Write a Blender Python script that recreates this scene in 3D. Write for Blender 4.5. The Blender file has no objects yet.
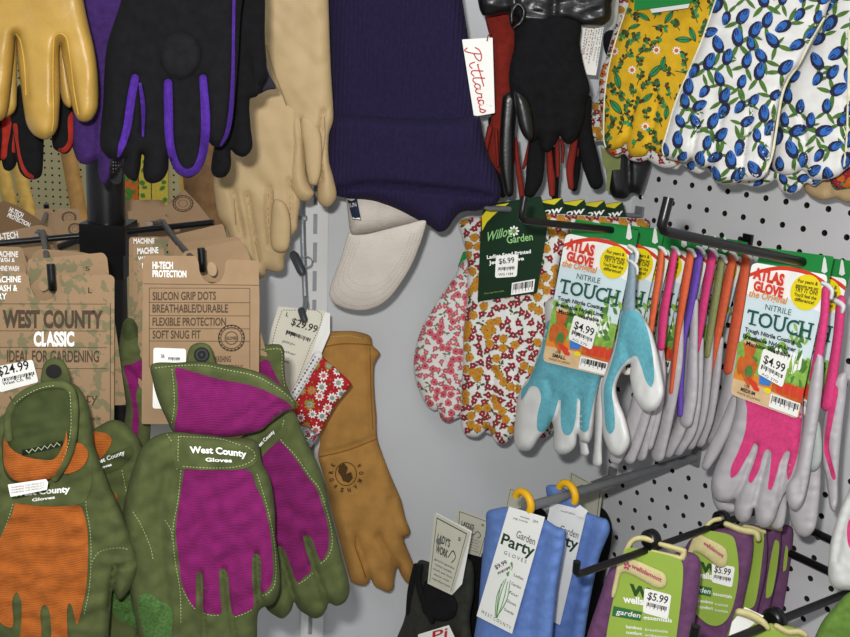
import bpy, math, random
import numpy as np
from mathutils import Vector
from mathutils.geometry import delaunay_2d_cdt

# ------------------------------------------------------------------ camera and world axes
F, CX, CY = 994.6, 425.0, 318.5
ROW = np.array([.597, .243, -.765])      # along the pegboard, to the right (toward the camera)
DOWN = np.array([-.057, .964, -.113 * 0 + .261])
INTO = np.array([.800, -.113, .589])     # into the pegboard
DOWN = DOWN / np.linalg.norm(DOWN)
ROW = ROW - DOWN * ROW.dot(DOWN); ROW /= np.linalg.norm(ROW)
INTO = np.cross(ROW, DOWN)
BO = np.array([.28557, -.16989, 1.21513])  # hole (0,0) of the pegboard
UPc = -DOWN
FWc = np.array([0, 0, 1.]) - UPc * UPc[2]; FWc /= np.linalg.norm(FWc)
RTc = np.cross(FWc, UPc)
if RTc[0] < 0: RTc = -RTc
WM = np.stack([RTc, FWc, UPc])
CAMZ = 1.5

def world(p):
    p = np.asarray(p, float)
    return p @ WM.T + np.array([0, 0, CAMZ])

def ray(x, y):
    x = np.asarray(x, float); y = np.asarray(y, float)
    return np.stack([(x - CX) / F, (y - CY) / F, np.ones_like(x)], -1)

class Pl:
    """a plane standing in the shop: origin seen at (px,py), Z metres away; yaw in degrees about the vertical"""
    def __init__(s, px, py, Z, yaw=0., lean=0., row=False):
        s.O = ray(px, py) * Z
        if row: U = ROW.copy()
        else:
            a = math.radians(yaw); U = math.cos(a) * RTc + math.sin(a) * FWc
        V = DOWN.copy()
        N = -np.cross(U, V)
        if lean:
            a = math.radians(lean); V = math.cos(a) * V + math.sin(a) * N; N = -np.cross(U, V)
        s.U, s.V, s.N = U, V, N
    def cam(s, xy, h=0.):
        xy = np.asarray(xy, float)
        r = ray(xy[..., 0], xy[..., 1])
        h = np.asarray(h, float)
        t = (s.O.dot(s.N) + h) / (r @ s.N)
        return r * t[..., None]
    def pt(s, xy, h=0.): return world(s.cam(xy, h))
    def on(s, xy, off=0.): return s.pt(xy, off)

def row(px, py, Z): return Pl(px, py, Z, row=True)
def rowat(px, py, Z, x, y):
    """a plane parallel to the pegboard rows' faces through (px,py,Z), anchored at (x,y)"""
    p = row(px, py, Z); c = p.cam(np.array([float(x), float(y)])); return Pl(x, y, c[2], row=True)

def board_cam(px, py):
    r = ray(px, py); return r * (BO.dot(INTO) / r.dot(INTO))

def hookdir(tilt):
    d = -INTO + UPc * math.tan(math.radians(tilt)); return d / np.linalg.norm(d)

def along(hit, x, tilt=0.):
    """depth where a hook leaving the pegboard at pixel hit passes column x"""
    P = board_cam(*hit); d = hookdir(tilt); k = (x - CX) / F
    t = (P[0] - k * P[2]) / (k * d[2] - d[0])
    return P + t * d

def P(s): return np.array([[float(c) for c in q.split(',')] for q in s.split()])

def smooth(pts, step=2.2, closed=True):
    pts = np.asarray(pts, float); n = len(pts); out = []
    rng = range(n) if closed else range(n - 1)
    for i in rng:
        if closed: a, b, c, d = pts[i - 1], pts[i], pts[(i + 1) % n], pts[(i + 2) % n]
        else: a, b, c, d = pts[max(i - 1, 0)], pts[i], pts[i + 1], pts[min(i + 2, n - 1)]
        L = np.linalg.norm(c - b); k = max(1, int(round(L / step)))
        la = np.linalg.norm(b - a) + 1e-6; ld = np.linalg.norm(d - c) + 1e-6
        m1 = (c - a) / (la + L + 1e-6) * L if la > 0 else c - b
        m2 = (d - b) / (L + ld + 1e-6) * L
        for j in range(k):
            t = j / k
            out.append((2*t**3-3*t*t+1)*b + (t**3-2*t*t+t)*m1 + (-2*t**3+3*t*t)*c + (t**3-t*t)*m2)
    if not closed: out.append(pts[-1])
    return np.array(out)

def rpoly(pts, r=3., n=4):
    pts = np.asarray(pts, float); out = []
    for i in range(len(pts)):
        a, b, c = pts[i - 1], pts[i], pts[(i + 1) % len(pts)]
        u = a - b; v = c - b; lu = np.linalg.norm(u); lv = np.linalg.norm(v)
        k = min(r, lu * .45, lv * .45)
        p, q = b + u / lu * k, b + v / lv * k
        for j in range(n + 1):
            t = j / n; out.append((1-t)**2 * p + 2*t*(1-t) * b + t*t * q)
    return np.array(out)

def stroke(pts, w, step=3.):
    """outline of a strip of varying width along a path"""
    pts = np.asarray(pts, float)
    w = np.asarray(w if hasattr(w, '__len__') else [w] * len(pts), float)
    q = smooth(np.column_stack([pts, w * 1.0]), step, False)
    c, ww = q[:, :2], q[:, 2]
    t = np.gradient(c, axis=0); t /= np.linalg.norm(t, axis=1)[:, None] + 1e-9
    nn = np.stack([-t[:, 1], t[:, 0]], 1)
    L = c + nn * ww[:, None] / 2; R = c - nn * ww[:, None] / 2
    def cap(p, d, nrm, r):
        return [p + nrm * r * math.cos(a) + d * r * math.sin(a) for a in np.linspace(0, math.pi, 7)[1:-1]]
    e1 = cap(c[-1], t[-1], nn[-1], ww[-1] / 2); e0 = cap(c[0], -t[0], -nn[0], ww[0] / 2)
    return np.array(list(L) + e1 + list(R[::-1]) + e0)

def ell(cx, cy, a, b=None, rot=0., n=20):
    b = a if b is None else b; r = math.radians(rot)
    th = np.linspace(0, 2 * math.pi, n, endpoint=False)
    x, y = a * np.cos(th), b * np.sin(th)
    return np.stack([cx + x*math.cos(r) - y*math.sin(r), cy + x*math.sin(r) + y*math.cos(r)], 1)

def inside(p, poly):
    p = np.asarray(p, float); x, y = p[:, 0], p[:, 1]; res = np.zeros(len(p), bool)
    a = poly; b = np.roll(poly, -1, 0)
    for (x1, y1), (x2, y2) in zip(a, b):
        if y1 == y2: continue
        c = ((y1 > y) != (y2 > y)) & (x < (x2 - x1) * (y - y1) / (y2 - y1) + x1)
        res ^= c
    return res

def dist(p, line, closed=True):
    p = np.asarray(p, float); a = np.asarray(line, float)
    b = np.roll(a, -1, 0) if closed else a[1:]
    if not closed: a = a[:-1]
    best = np.full(len(p), 1e9)
    for k in range(0, len(a), 64):
        A = a[k:k+64][None]; D = b[k:k+64][None] - A
        L = (D * D).sum(-1) + 1e-12
        t = np.clip(((p[:, None] - A) * D).sum(-1) / L, 0, 1)
        e = p[:, None] - A - D * t[..., None]
        best = np.minimum(best, (e * e).sum(-1).min(1))
    return np.sqrt(best)

def tri(out, extra=None, holes=()):
    rings = [np.asarray(out)] + [np.asarray(h) for h in holes]
    vs, es = [], []
    for r in rings:
        o = len(vs); n = len(r); vs += [Vector(map(float, q)) for q in r]; es += [(o + i, o + (i + 1) % n) for i in range(n)]
    if extra is not None and len(extra): vs += [Vector(map(float, q)) for q in extra]
    r = delaunay_2d_cdt(vs, es, [], 0, 1e-5)
    v = np.array([[q.x, q.y] for q in r[0]]); f = np.array([list(q) for q in r[2] if len(q) == 3])
    c = v[f].mean(1); k = inside(c, rings[0])
    for h in rings[1:]: k &= ~inside(c, h)
    return v, f[k]

def grid(out, step, margin, rnd):
    lo, hi = out.min(0), out.max(0); pts = []; j = 0
    y = lo[1]
    while y < hi[1]:
        x = lo[0] + (step / 2 if j % 2 else 0)
        while x < hi[0]:
            pts.append((x + rnd.uniform(-.12, .12) * step, y + rnd.uniform(-.12, .12) * step)); x += step
        y += step * .866; j += 1
    pts = np.array(pts) if pts else np.zeros((0, 2))
    if len(pts):
        pts = pts[inside(pts, out)]
    if len(pts): pts = pts[dist(pts, out) > margin]
    return pts

class MB:
    def __init__(s): s.v = []; s.f = []; s.m = []; s.sm = []
    def add(s, verts, faces, mi=0, sm=False):
        o = len(s.v); s.v += [tuple(map(float, q)) for q in verts]
        for f in faces: s.f.append(tuple(int(i) + o for i in f)); s.m.append(mi); s.sm.append(sm)
    def tube(s, pts, r, n=10, mi=0, caps=True):
        pts = [Vector(p) for p in pts]; k = len(pts)
        r = list(r) if hasattr(r, '__len__') else [r] * k
        vs, fs = [], []; prev = None
        for i, p in enumerate(pts):
            t = (pts[min(i + 1, k - 1)] - pts[max(i - 1, 0)]).normalized()
            if prev is None:
                a = t.cross(Vector((0, 0, 1)));
                if a.length < .1: a = t.cross(Vector((1, 0, 0)))
                a.normalize()
            else:
                a = (prev - t * prev.dot(t)).normalized()
            prev = a; b = t.cross(a)
            for j in range(n):
                th = 2 * math.pi * j / n; vs.append(p + (a * math.cos(th) + b * math.sin(th)) * r[i])
        for i in range(k - 1):
            for j in range(n):
                fs.append((i*n + j, i*n + (j+1) % n, (i+1)*n + (j+1) % n, (i+1)*n + j))
        s.add(vs, fs, mi, True)
        if caps: s.add(vs[:n], [tuple(range(n))[::-1]], mi); s.add(vs[-n:], [tuple(range(n))], mi)
    def box(s, c, A, B, C, mi=0, bev=0.):
        """box about c (world) with half vectors A,B,C"""
        c, A, B, C = (np.asarray(q, float) for q in (c, A, B, C))
        v = [c + i*A + j*B + k*C for k in (-1, 1) for j in (-1, 1) for i in (-1, 1)]
        f = [(0,2,3,1), (4,5,7,6), (0,1,5,4), (2,6,7,3), (0,4,6,2), (1,3,7,5)]
        if np.dot(np.cross(A, B), C) < 0: f = [q[::-1] for q in f]
        s.add(v, f, mi)
    def slab(s, pl, out, h0, th, mi=0, holes=(), side=None):
        """flat sheet of outline out, back at h0, front at h0+th"""
        v, f = tri(out, None, holes); n = len(v)
        fr, bk = pl.pt(v, h0 + th), pl.pt(v, h0)
        f = orient(fr, f, world(pl.N) - world([0, 0, 0]))
        s.add(fr, f, mi)
        if th <= 0: return
        s.add(bk, [q[::-1] for q in f], mi if side is None else side)
        for r in [np.asarray(out)] + [np.asarray(h) for h in holes]:
            m = len(r); a, b = pl.pt(r, h0 + th), pl.pt(r, h0)
            s.add(list(a) + list(b), [(i, (i+1) % m, m + (i+1) % m, m + i) for i in range(m)], mi if side is None else side)
    def build(s, name, mats, parent=None, loc=None):
        if parent is not None:
            t = parent
            while t.parent: t = t.parent
            L = np.array(t.location)
        else:
            L = np.array(loc if loc is not None else np.mean(np.array(s.v), 0))
        me = bpy.data.meshes.new(name)
        me.from_pydata([tuple(np.array(q) - L) for q in s.v], [], s.f)
        for m in (mats if isinstance(mats, (list, tuple)) else [mats]): me.materials.append(m)
        me.polygons.foreach_set('material_index', s.m); me.polygons.foreach_set('use_smooth', s.sm)
        me.validate(); me.update()
        o = bpy.data.objects.new(name, me); bpy.context.scene.collection.objects.link(o)
        if parent is not None: o.parent = parent
        else: o.location = L
        return o

def orient(v3, f, N):
    v3 = np.asarray(v3); f = np.asarray(f)
    n = np.cross(v3[f[:, 1]] - v3[f[:, 0]], v3[f[:, 2]] - v3[f[:, 0]])
    w = n @ N
    return [tuple(q) if k >= 0 else tuple(q[::-1]) for q, k in zip(f, w)]

class Surf:
    """a cushion: an outline on a plane given thickness T (m), rounded over R px, with creases and wrinkles"""
    def __init__(s, pl, out, T, R, cr=(), wr=0., ws=14., seed=1, sm=True, back=.55):
        s.pl = pl; s.out = smooth(out) if sm else np.asarray(out, float)
        s.T, s.R, s.wr, s.back = T, R, wr, back
        s.cr = [(smooth(np.asarray(c), 3, False), w, d) for c, w, d in cr]
        rr = random.Random(seed); s.k = []
        for i in range(7):
            a = rr.uniform(0, 6.28); f = 6.28 / (ws * rr.uniform(.7, 2.2)); s.k.append((math.cos(a)*f, math.sin(a)*f, rr.uniform(0, 6.28)))
    def H(s, p, back=False):
        p = np.asarray(p, float)
        d = dist(p, s.out); ins = inside(p, s.out)
        t = np.clip(d / s.R, 0, 1); h = np.sqrt(np.maximum(0, 1 - (1 - t)**2))
        for c, w, dp in s.cr:
            h = h * (1 - dp * np.exp(-(dist(p, c, False) / w)**2))
        if s.wr:
            x, y = p[:, 0], p[:, 1]; wv = 0
            for i, (a, b, c) in enumerate(s.k): wv = wv + np.sin(a*x + b*y + c + 1.3*np.sin(s.k[i-1][0]*x*.6 + s.k[i-1][1]*y*.6))
            h = h + s.wr / s.T * wv / 3 * h
        return np.where(ins, h, 0) * s.T
    def on(s, xy, off=0.): xy = np.asarray(xy, float); return s.pl.pt(xy, s.H(xy) + off)
    def mesh(s, mb, mi=0, step=3.2, seed=1):
        rnd = random.Random(seed)
        ex = [grid(s.out, step, 1.8, rnd)]
        o = s.out; t = np.roll(o, -1, 0) - np.roll(o, 1, 0); t /= np.linalg.norm(t, axis=1)[:, None] + 1e-9
        nn = np.stack([-t[:, 1], t[:, 0]], 1)
        for q in (.45, 1.25):
            for sg in (1, -1):
                c = o + nn * q * sg; k = inside(c, o)
                if k.any():
                    c = c[k]; c = c[dist(c, o) > q * .8]; ex.append(c)
        ex = np.concatenate([e for e in ex if len(e)])
        v, f = tri(o, ex)
        h = s.H(v); h[dist(v, o) < .02] = 0
        fr, bk = s.pl.pt(v, h), s.pl.pt(v, -h * s.back)
        N = world(s.pl.N) - world([0, 0, 0])
        f = orient(s.pl.pt(v, 0), f, N)
        n = len(v); edge = h <= 0
        idx = np.where(edge, np.arange(n), np.arange(n) + n)
        mb.add(list(fr) + list(bk), list(f) + [tuple(idx[list(q)][::-1]) for q in f], mi, True)
    def patch(s, mb, out, off=.0008, mi=0, step=3.5, sm=True, drop=.0016, seed=3):
        o = smooth(out) if sm else np.asarray(out, float)
        v, f = tri(o, grid(o, step, 1.2, random.Random(seed)))
        fr = s.on(v, off); f = orient(s.pl.pt(v, 0), f, world(s.pl.N) - world([0, 0, 0]))
        mb.add(fr, f, mi, True)
        a, b = s.on(o, off), s.on(o, off - drop); m = len(o)
        mb.add(list(a) + list(b), [(i, (i+1) % m, m + (i+1) % m, m + i) for i in range(m)], mi, True)
    def decal(s, mb, shape, off=.0003, mi=0):
        if not hasattr(s, 'q'): s.q = []
        s.q.append((np.asarray(shape, float), off, mi))
    def flush(s, mb):
        """lay every collected printed shape onto the cloth"""
        if not getattr(s, 'q', None): return
        lo = np.floor(s.out.min(0)) - 3; n = (np.ceil(s.out.max(0)) + 3 - lo).astype(int) + 1
        g = np.stack(np.meshgrid(np.arange(n[0]), np.arange(n[1])), -1).reshape(-1, 2) + lo
        hh = s.H(g).reshape(n[1], n[0]); dd = (dist(g, s.out) * np.where(inside(g, s.out), 1, -1)).reshape(n[1], n[0])
        def bil(A, p):
            q = np.clip(p - lo, 0, n - 1.001); i = q.astype(int); f = q - i
            return (A[i[:,1],i[:,0]]*(1-f[:,0])*(1-f[:,1]) + A[i[:,1],i[:,0]+1]*f[:,0]*(1-f[:,1]) + A[i[:,1]+1,i[:,0]]*(1-f[:,0])*f[:,1] + A[i[:,1]+1,i[:,0]+1]*f[:,0]*f[:,1])
        N = world(s.pl.N) - world([0, 0, 0])
        pts, offs, fs, ms = [], [], [], []; o = 0
        cs = np.array([q[0].mean(0) for q in s.q]); dc = bil(dd, cs)
        for (sh, off, mi), c, d0 in zip(s.q, cs, dc):
            if d0 < .4: continue
            sh = sh.copy()
            for _ in range(7):
                k = bil(dd, sh) < .15
                if not k.any(): break
                sh[k] = c + (sh[k] - c) * .72
            m = len(sh); e = sh - c; ar = (e[:, 0]*np.roll(e[:, 1], -1) - e[:, 1]*np.roll(e[:, 0], -1)).sum()
            if ar > 0: sh = sh[::-1]
            p = np.concatenate([[c], (sh + c) / 2, sh]); pts.append(p); offs.append(np.full(len(p), off))
            for i in range(m):
                j = (i + 1) % m; fs += [(o, o+1+i, o+1+j), (o+1+i, o+1+m+i, o+1+m+j), (o+1+i, o+1+m+j, o+1+j)]; ms += [mi]*3
            o += len(p)
        if not pts: return
        p = np.concatenate(pts); v = s.pl.pt(p, bil(hh, p) + np.concatenate(offs))
        b = len(mb.v); mb.v += [tuple(q) for q in v]; mb.f += [tuple(i + b for i in f) for f in fs]; mb.m += ms; mb.sm += [True]*len(fs); s.q = []
    def stitch(s, mb, line, dash=1.7, gap=1.6, w=.6, off=.0012, mi=0):
        stitch(s.on, s.pl, mb, line, dash, gap, w, off, mi)

def stitch(fmap, pl, mb, line, dash=1.7, gap=1.6, w=.6, off=.0012, mi=0):
    q = smooth(line, .5, False); L = np.concatenate([[0], np.cumsum(np.linalg.norm(np.diff(q, axis=0), axis=1))])
    t = 0
    while t + dash < L[-1]:
        a = np.array([np.interp(t, L, q[:, k]) for k in (0, 1)]); b = np.array([np.interp(t + dash, L, q[:, k]) for k in (0, 1)])
        d = (b - a) / (np.linalg.norm(b - a) + 1e-9); n = np.array([-d[1], d[0]]) * w / 2
        v = fmap(np.array([a + n, b + n, b - n, a - n]), off)
        mb.add(v, orient(v, [(0, 1, 2), (0, 2, 3)], world(pl.N) - world([0, 0, 0])), mi)
        t += dash + gap

_glyph = {}
def glyphs(s, bold):
    k = (s, bold)
    if k not in _glyph:
        c = bpy.data.curves.new('lettering', 'FONT'); c.body = s; c.offset = bold; c.resolution_u = 3
        o = bpy.data.objects.new('lettering', c); me = bpy.data.meshes.new_from_object(o)
        v = np.array([list(q.co) for q in me.vertices])[:, :2] if len(me.vertices) else np.zeros((0, 2))
        f = [tuple(p.vertices) for p in me.polygons]
        bpy.data.objects.remove(o); bpy.data.curves.remove(c); bpy.data.meshes.remove(me)
        if len(v): v = v - [v[:, 0].min(), 0]; v = v / [v[:, 0].max(), .70]
        _glyph[k] = (v, f)
    return _glyph[k]

def ink(mb, fmap, s, p0, p1, up, mi=0, bold=.0, shear=0., off=.0006, arc=0.):
    v, f = glyphs(s, bold)
    if not len(v): return
    p0, p1, up = (np.array(q, float) for q in (p0, p1, up))
    x = v[:, :1] + shear * v[:, 1:] * np.linalg.norm(up) / np.linalg.norm(p1 - p0)
    q = p0 + (p1 - p0) * x + up * v[:, 1:] + up * arc * 4 * x * (1 - x)
    mb.add(fmap(q, off), f, mi)

def bars(mb, fmap, p0, p1, dn, n=22, mi=0, off=.0007, seed=1):
    """a barcode: stripes from p0 to p1, dn long"""
    rr = random.Random(seed); p0, p1, dn = (np.array(q, float) for q in (p0, p1, dn)); t = 0
    for i in range(n):
        w = rr.choice((.4, .6, .9)) / n; a, b = p0 + (p1-p0)*t, p0 + (p1-p0)*min(1, t+w); t += 1 / n
        k = .62 if i % 4 else .9
        v = fmap(np.array([a, b, b + dn*k, a + dn*k]), off); mb.add(v, [(0, 1, 2, 3)], mi)

def flat(mb, fmap, poly, mi=0, off=.0005):
    v, f = tri(np.asarray(poly, float)); mb.add(fmap(v, off), [tuple(q) for q in f], mi)

def quad(TL, TR, BR, BL):
    TL, TR, BR, BL = (np.array(q, float) for q in (TL, TR, BR, BL))
    def m(ab):
        ab = np.asarray(ab, float); a, b = ab[..., :1], ab[..., 1:]
        return (1-b)*((1-a)*TL + a*TR) + b*((1-a)*BL + a*BR)
    return m

def scatter(out, dmin, n, rnd, margin=0.):
    lo, hi = out.min(0), out.max(0); c = np.array([[rnd.uniform(lo[0], hi[0]), rnd.uniform(lo[1], hi[1])] for _ in range(n)])
    c = c[inside(c, out)]
    if margin: c = c[dist(c, out) > margin]
    keep = []
    for p in c:
        if all((p[0]-q[0])**2 + (p[1]-q[1])**2 > dmin*dmin for q in keep): keep.append(p)
    return keep

# ------------------------------------------------------------------ objects
def props(o, label, cat, group=None):
    o['label'] = label; o['category'] = cat
    if group: o['group'] = group
    return o
def thing(name, label, cat, loc, group=None):
    o = bpy.data.objects.new(name, None); bpy.context.scene.collection.objects.link(o)
    o.empty_display_size = .02; o.location = tuple(loc)
    return props(o, label, cat, group)
def structure(o): o['kind'] = 'structure'; return o

# ------------------------------------------------------------------ materials
def lin(h):
    h = h.lstrip('#'); c = [int(h[i:i+2], 16) / 255 for i in (0, 2, 4)]
    return tuple((x / 12.92 if x <= .04045 else ((x + .055) / 1.055) ** 2.4) for x in c) + (1,)
MATS = {}
def M(name, col, rough=.85, var=.12, vs=120., bump=.25, bs=900., metal=0., spec=.3, kind=None, col2=None, thr=(.45, .55)):
    if name in MATS: return MATS[name]
    m = bpy.data.materials.new(name); m.use_nodes = True; nt = m.node_tree; nd = nt.nodes; lk = nt.links
    b = nd['Principled BSDF']; b.inputs['Roughness'].default_value = rough; b.inputs['Metallic'].default_value = metal
    b.inputs['Specular IOR Level'].default_value = spec
    tc = nd.new('ShaderNodeTexCoord'); c = lin(col) if isinstance(col, str) else col
    n1 = nd.new('ShaderNodeTexNoise'); n1.inputs['Scale'].default_value = vs; n1.inputs['Detail'].default_value = 5
    lk.new(tc.outputs['Object'], n1.inputs['Vector'])
    r = nd.new('ShaderNodeValToRGB'); e = r.color_ramp.elements
    if col2:
        e[0].position, e[1].position = thr; e[0].color = c; e[1].color = lin(col2)
    else:
        e[0].position, e[1].position = .3, .7
        e[0].color = tuple(x * (1 - var) for x in c[:3]) + (1,); e[1].color = tuple(min(1, x * (1 + var)) for x in c[:3]) + (1,)
    lk.new(n1.outputs['Fac'], r.inputs['Fac']); lk.new(r.outputs['Color'], b.inputs['Base Color'])
    if bump:
        bm = nd.new('ShaderNodeBump'); bm.inputs['Strength'].default_value = bump; bm.inputs['Distance'].default_value = .002
        if kind in ('rib', 'ribdiag', 'weave'):
            w = nd.new('ShaderNodeTexWave'); w.wave_type = 'BANDS'; w.bands_direction = 'X' if kind == 'rib' else 'Z'
            w.inputs['Scale'].default_value = bs; w.inputs['Distortion'].default_value = 1.5; w.inputs['Detail'].default_value = 1; w.inputs['Detail Scale'].default_value = 2
            lk.new(tc.outputs['Object'], w.inputs['Vector']); lk.new(w.outputs['Fac'], bm.inputs['Height'])
        else:
            n2 = nd.new('ShaderNodeTexNoise'); n2.inputs['Scale'].default_value = bs; n2.inputs['Detail'].default_value = 3
            lk.new(tc.outputs['Object'], n2.inputs['Vector']); lk.new(n2.outputs['Fac'], bm.inputs['Height'])
        lk.new(bm.outputs['Normal'], b.inputs['Normal'])
    MATS[name] = m; return m
# ------------------------------------------------------------------ scene, camera, light
sc = bpy.context.scene
cam = bpy.data.cameras.new('camera'); co = bpy.data.objects.new('camera', cam); sc.collection.objects.link(co)
cam.sensor_width = 36; cam.sensor_fit = 'HORIZONTAL'; cam.lens = F * 36 / 850; cam.clip_start = .02
X, Y, Zv = WM @ np.array([1., 0, 0]), WM @ np.array([0, -1., 0]), WM @ np.array([0, 0, -1.])
from mathutils import Matrix
co.matrix_world = Matrix([[X[0], Y[0], Zv[0], 0], [X[1], Y[1], Zv[1], 0], [X[2], Y[2], Zv[2], CAMZ], [0, 0, 0, 1]])
sc.camera = co
sc.view_settings.view_transform = 'Standard'; sc.view_settings.look = 'None'; sc.view_settings.gamma = 1
sc.view_settings.use_curve_mapping = False; sc.view_settings.exposure = 0
w = bpy.data.worlds.new('shop_air'); sc.world = w; w.use_nodes = True
w.node_tree.nodes['Background'].inputs['Color'].default_value = (.93, .96, 1, 1); w.node_tree.nodes['Background'].inputs['Strength'].default_value = .50
def area(name, loc, aim, sx, sy, power, col=(1, 1, 1)):
    l = bpy.data.lights.new(name, 'AREA'); l.shape = 'RECTANGLE'; l.size = sx; l.size_y = sy; l.energy = power; l.color = col
    o = bpy.data.objects.new(name, l); sc.collection.objects.link(o); o.location = loc
    o.rotation_euler = (Vector(aim) - Vector(loc)).to_track_quat('-Z', 'Y').to_euler(); return o
# the camera's own flash (small, just up and left of the lens) and the shop's ceiling tubes
fl = world(np.array([-.035, -.055, .0])); area('camera_flash', fl, world(np.array([.02, .02, 1.])), .03, .02, 8.0, (1, .985, .96))
area('ceiling_tube_light', (-.3, -.6, 3.0), (-.1, .6, 1.3), 1.5, .5, 11, (.93, .97, 1))
area('ceiling_tube_light', (.6, 2.9, 3.1), (-.6, 3.6, 1.2), 1.2, .3, 26, (1, .95, .85))

# ------------------------------------------------------------------ setting
m_panel = M('grey_panel', '#c3c5c7', .55, .03, 8, .05, 500)
m_peg = M('white_pegboard', '#c9c9cb', .6, .03, 20, .08, 600)
m_dark = M('dark_gap', '#141312', .9, .1, 20, 0)
m_floor = M('floor_vinyl', '#9a948a', .6, .1, 6, 0)
def up3(c): return np.asarray(c)
Wd = lambda v: WM @ v
# pegboard, a hole every inch
mb = MB(); S = .0254; HR = .0034; TH = .006
c0, c1, r0, r1 = -1, 24, -14, 40
def bp(c, r, d=0.): return BO + ROW * (c * S) + DOWN * (r * S) + INTO * d
ang = [2 * math.pi * i / 16 for i in range(16)]
sqr = [(max(-.5, min(.5, math.cos(a) / max(abs(math.cos(a)), abs(math.sin(a))) * .5)), max(-.5, min(.5, math.sin(a) / max(abs(math.cos(a)), abs(math.sin(a))) * .5))) for a in ang]
vs, fs, fw = [], [], []
for r in range(r0, r1):
    for c in range(c0, c1):
        o = len(vs)
        for (sx, sy) in sqr: vs.append(bp(c + sx, r + sy))
        for a in ang: vs.append(BO + ROW * (c*S + HR*math.cos(a)) + DOWN * (r*S + HR*math.sin(a)))
        for a in ang: vs.append(BO + ROW * (c*S + HR*math.cos(a)) + DOWN * (r*S + HR*math.sin(a)) + INTO * TH)
        for i in range(16):
            j = (i + 1) % 16
            fs.append((o+i, o+16+i, o+16+j, o+j)); fw.append((o+16+i, o+32+i, o+32+j, o+16+j))
# the 45 degree points are the square's corners
mb.add(world(np.array(vs)), fs, 0); mb.f += fw; mb.m += [2]*len(fw); mb.sm += [False]*len(fw)
cA = bp((c0+c1)/2 - .5, (r0+r1)/2 - .5, .03)
mb.box(world(cA), Wd(ROW*(c1-c0)*S/2), Wd(DOWN*(r1-r0)*S/2), Wd(INTO*.004), 1)
structure(mb.build('wall_right', [m_peg, m_dark, M('hardboard_core', '#2e2620', .9, .1, 60, 0)]))
# smooth grey panel meeting it in the corner
corner = bp(-1.5, 17)
WY = math.radians(7.)
WU = -(math.cos(WY) * RTc + math.sin(WY) * FWc)      # leftwards along the panel
WN = -np.cross(-WU, DOWN)
wall = Pl(425, 318, 1, 0); wall.O = corner; wall.U = -WU; wall.V = DOWN; wall.N = WN
def wallZ(x, y): return wall.cam(np.array([x, y]))[2]
mb = MB(); Lw = .475
mb.box(world(corner + WU*Lw/2 + DOWN*.10 - WN*.006), Wd(WU*Lw/2), Wd(DOWN*.85), Wd(WN*.006))
structure(mb.build('wall_back', m_panel))
# slotted upright on the panel
m_up = M('upright_paint', '#d2d3d2', .5, .03, 20, .04)
mb = MB()
def wpt(x, y, h): return wall.cam(np.array([x, y], float), h)
uo = rpoly(P('310,-120 332.5,-120 321.5,760 299,760'), 1)
hol = []
for k in range(-6, 26):
    y = 214 + k * 28.6; xo = 330.5 - (y - 214) * .0126 - 20.2
    hol.append(P(f'{xo+3.2},{y} {xo+7.2},{y} {xo+6.9},{y+20} {xo+2.9},{y+20}'))
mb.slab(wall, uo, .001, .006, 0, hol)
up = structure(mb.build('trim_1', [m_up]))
mb = MB(); mb.slab(wall, P('311,-110 331,-110 320,750 300,750'), .0002, .0006, 0); structure(mb.build('slot_shade_sheet', M('slot_shadow', '#9b9da0', .8, .05)))  # added sheet behind the slots, its grey painting the shade inside them
# floor
mb = MB(); mb.box((0, 2, -.01), (3, 0, 0), (0, 4, 0), (0, 0, .01)); structure(mb.build('floor', m_floor))
# far beige pegboard seen through the gap on the left
m_bpeg = M('beige_pegboard', '#b3ab83', .8, .06, 8, .05)
FZ = 3.55
far = Pl(110, 200, FZ, 0)
mb = MB(); vs, fs = [], []; fo = far.O
for r in range(-22, 20):
    for c in range(-26, 30):
        o = len(vs)
        q = lambda x, y, d=0: fo + far.U*x + far.V*y - far.N*d
        for (sx, sy) in sqr: vs.append(q((c+sx)*S, (r+sy)*S))
        for a in ang: vs.append(q(c*S + .0037*math.cos(a), r*S + .0037*math.sin(a)))
        for i in range(16):
            j = (i+1) % 16; fs.append((o+i, o+16+i, o+16+j, o+j))
mb.add(world(np.array(vs)), [f[::-1] for f in fs], 0)
mb.box(world(fo - far.N*.02 - far.V*.06), Wd(far.U*1.6), Wd(far.V*.9), Wd(far.N*.004), 1)
structure(mb.build('wall_far', [m_bpeg, m_dark]))

# ------------------------------------------------------------------ tools and packets hanging on the far pegboard
m_wood = M('pale_wood', '#c8a24e', .5, .25, 30, .1); m_brown = M('brown_wood', '#7c5a35', .6, .3, 25, .1); m_tan = M('tan_wood', '#a87e44', .5, .25, 25, .1)
m_blk = M('black_plastic', '#08080a', .32, .1, 60, .03, spec=.4)
def stick(name, label, cat, a, b, r, Z, mats, head=None, group=None):
    A, B = world(ray(*a)*Z), world(ray(*b)*Z)
    B = A + (B-A) * ((A[2]-.11) / (A[2]-B[2]))
    t = thing(name, label, cat, B, group)
    q = MB(); q.tube([A, A*.5+B*.5, B], [r, r*1.05, r], 14); q.build('handle', mats, t)
    q = MB(); C = B + (B-A)/(A[2]-B[2])*.11; q.tube([B - (B-A)*.02, B, C], [r*1.25, r*1.25, r*.7], 14); q.build('ferrule', m_blk, t)
    return t
stick('garden_tool', 'leftmost pale wooden tool handle slanting far behind the glove cards', 'tool', (-3, 150), (20, 240), .022, 3.3, m_wood)
stick('garden_tool', 'second pale wooden tool handle from the left slanting far behind the cards', 'tool', (14, 150), (36, 240), .020, 3.15, m_wood)
stick('garden_tool', 'tan wooden tool handle just left of the black pole, far behind', 'tool', (66, 140), (86, 250), .024, 3.2, m_tan)
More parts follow.
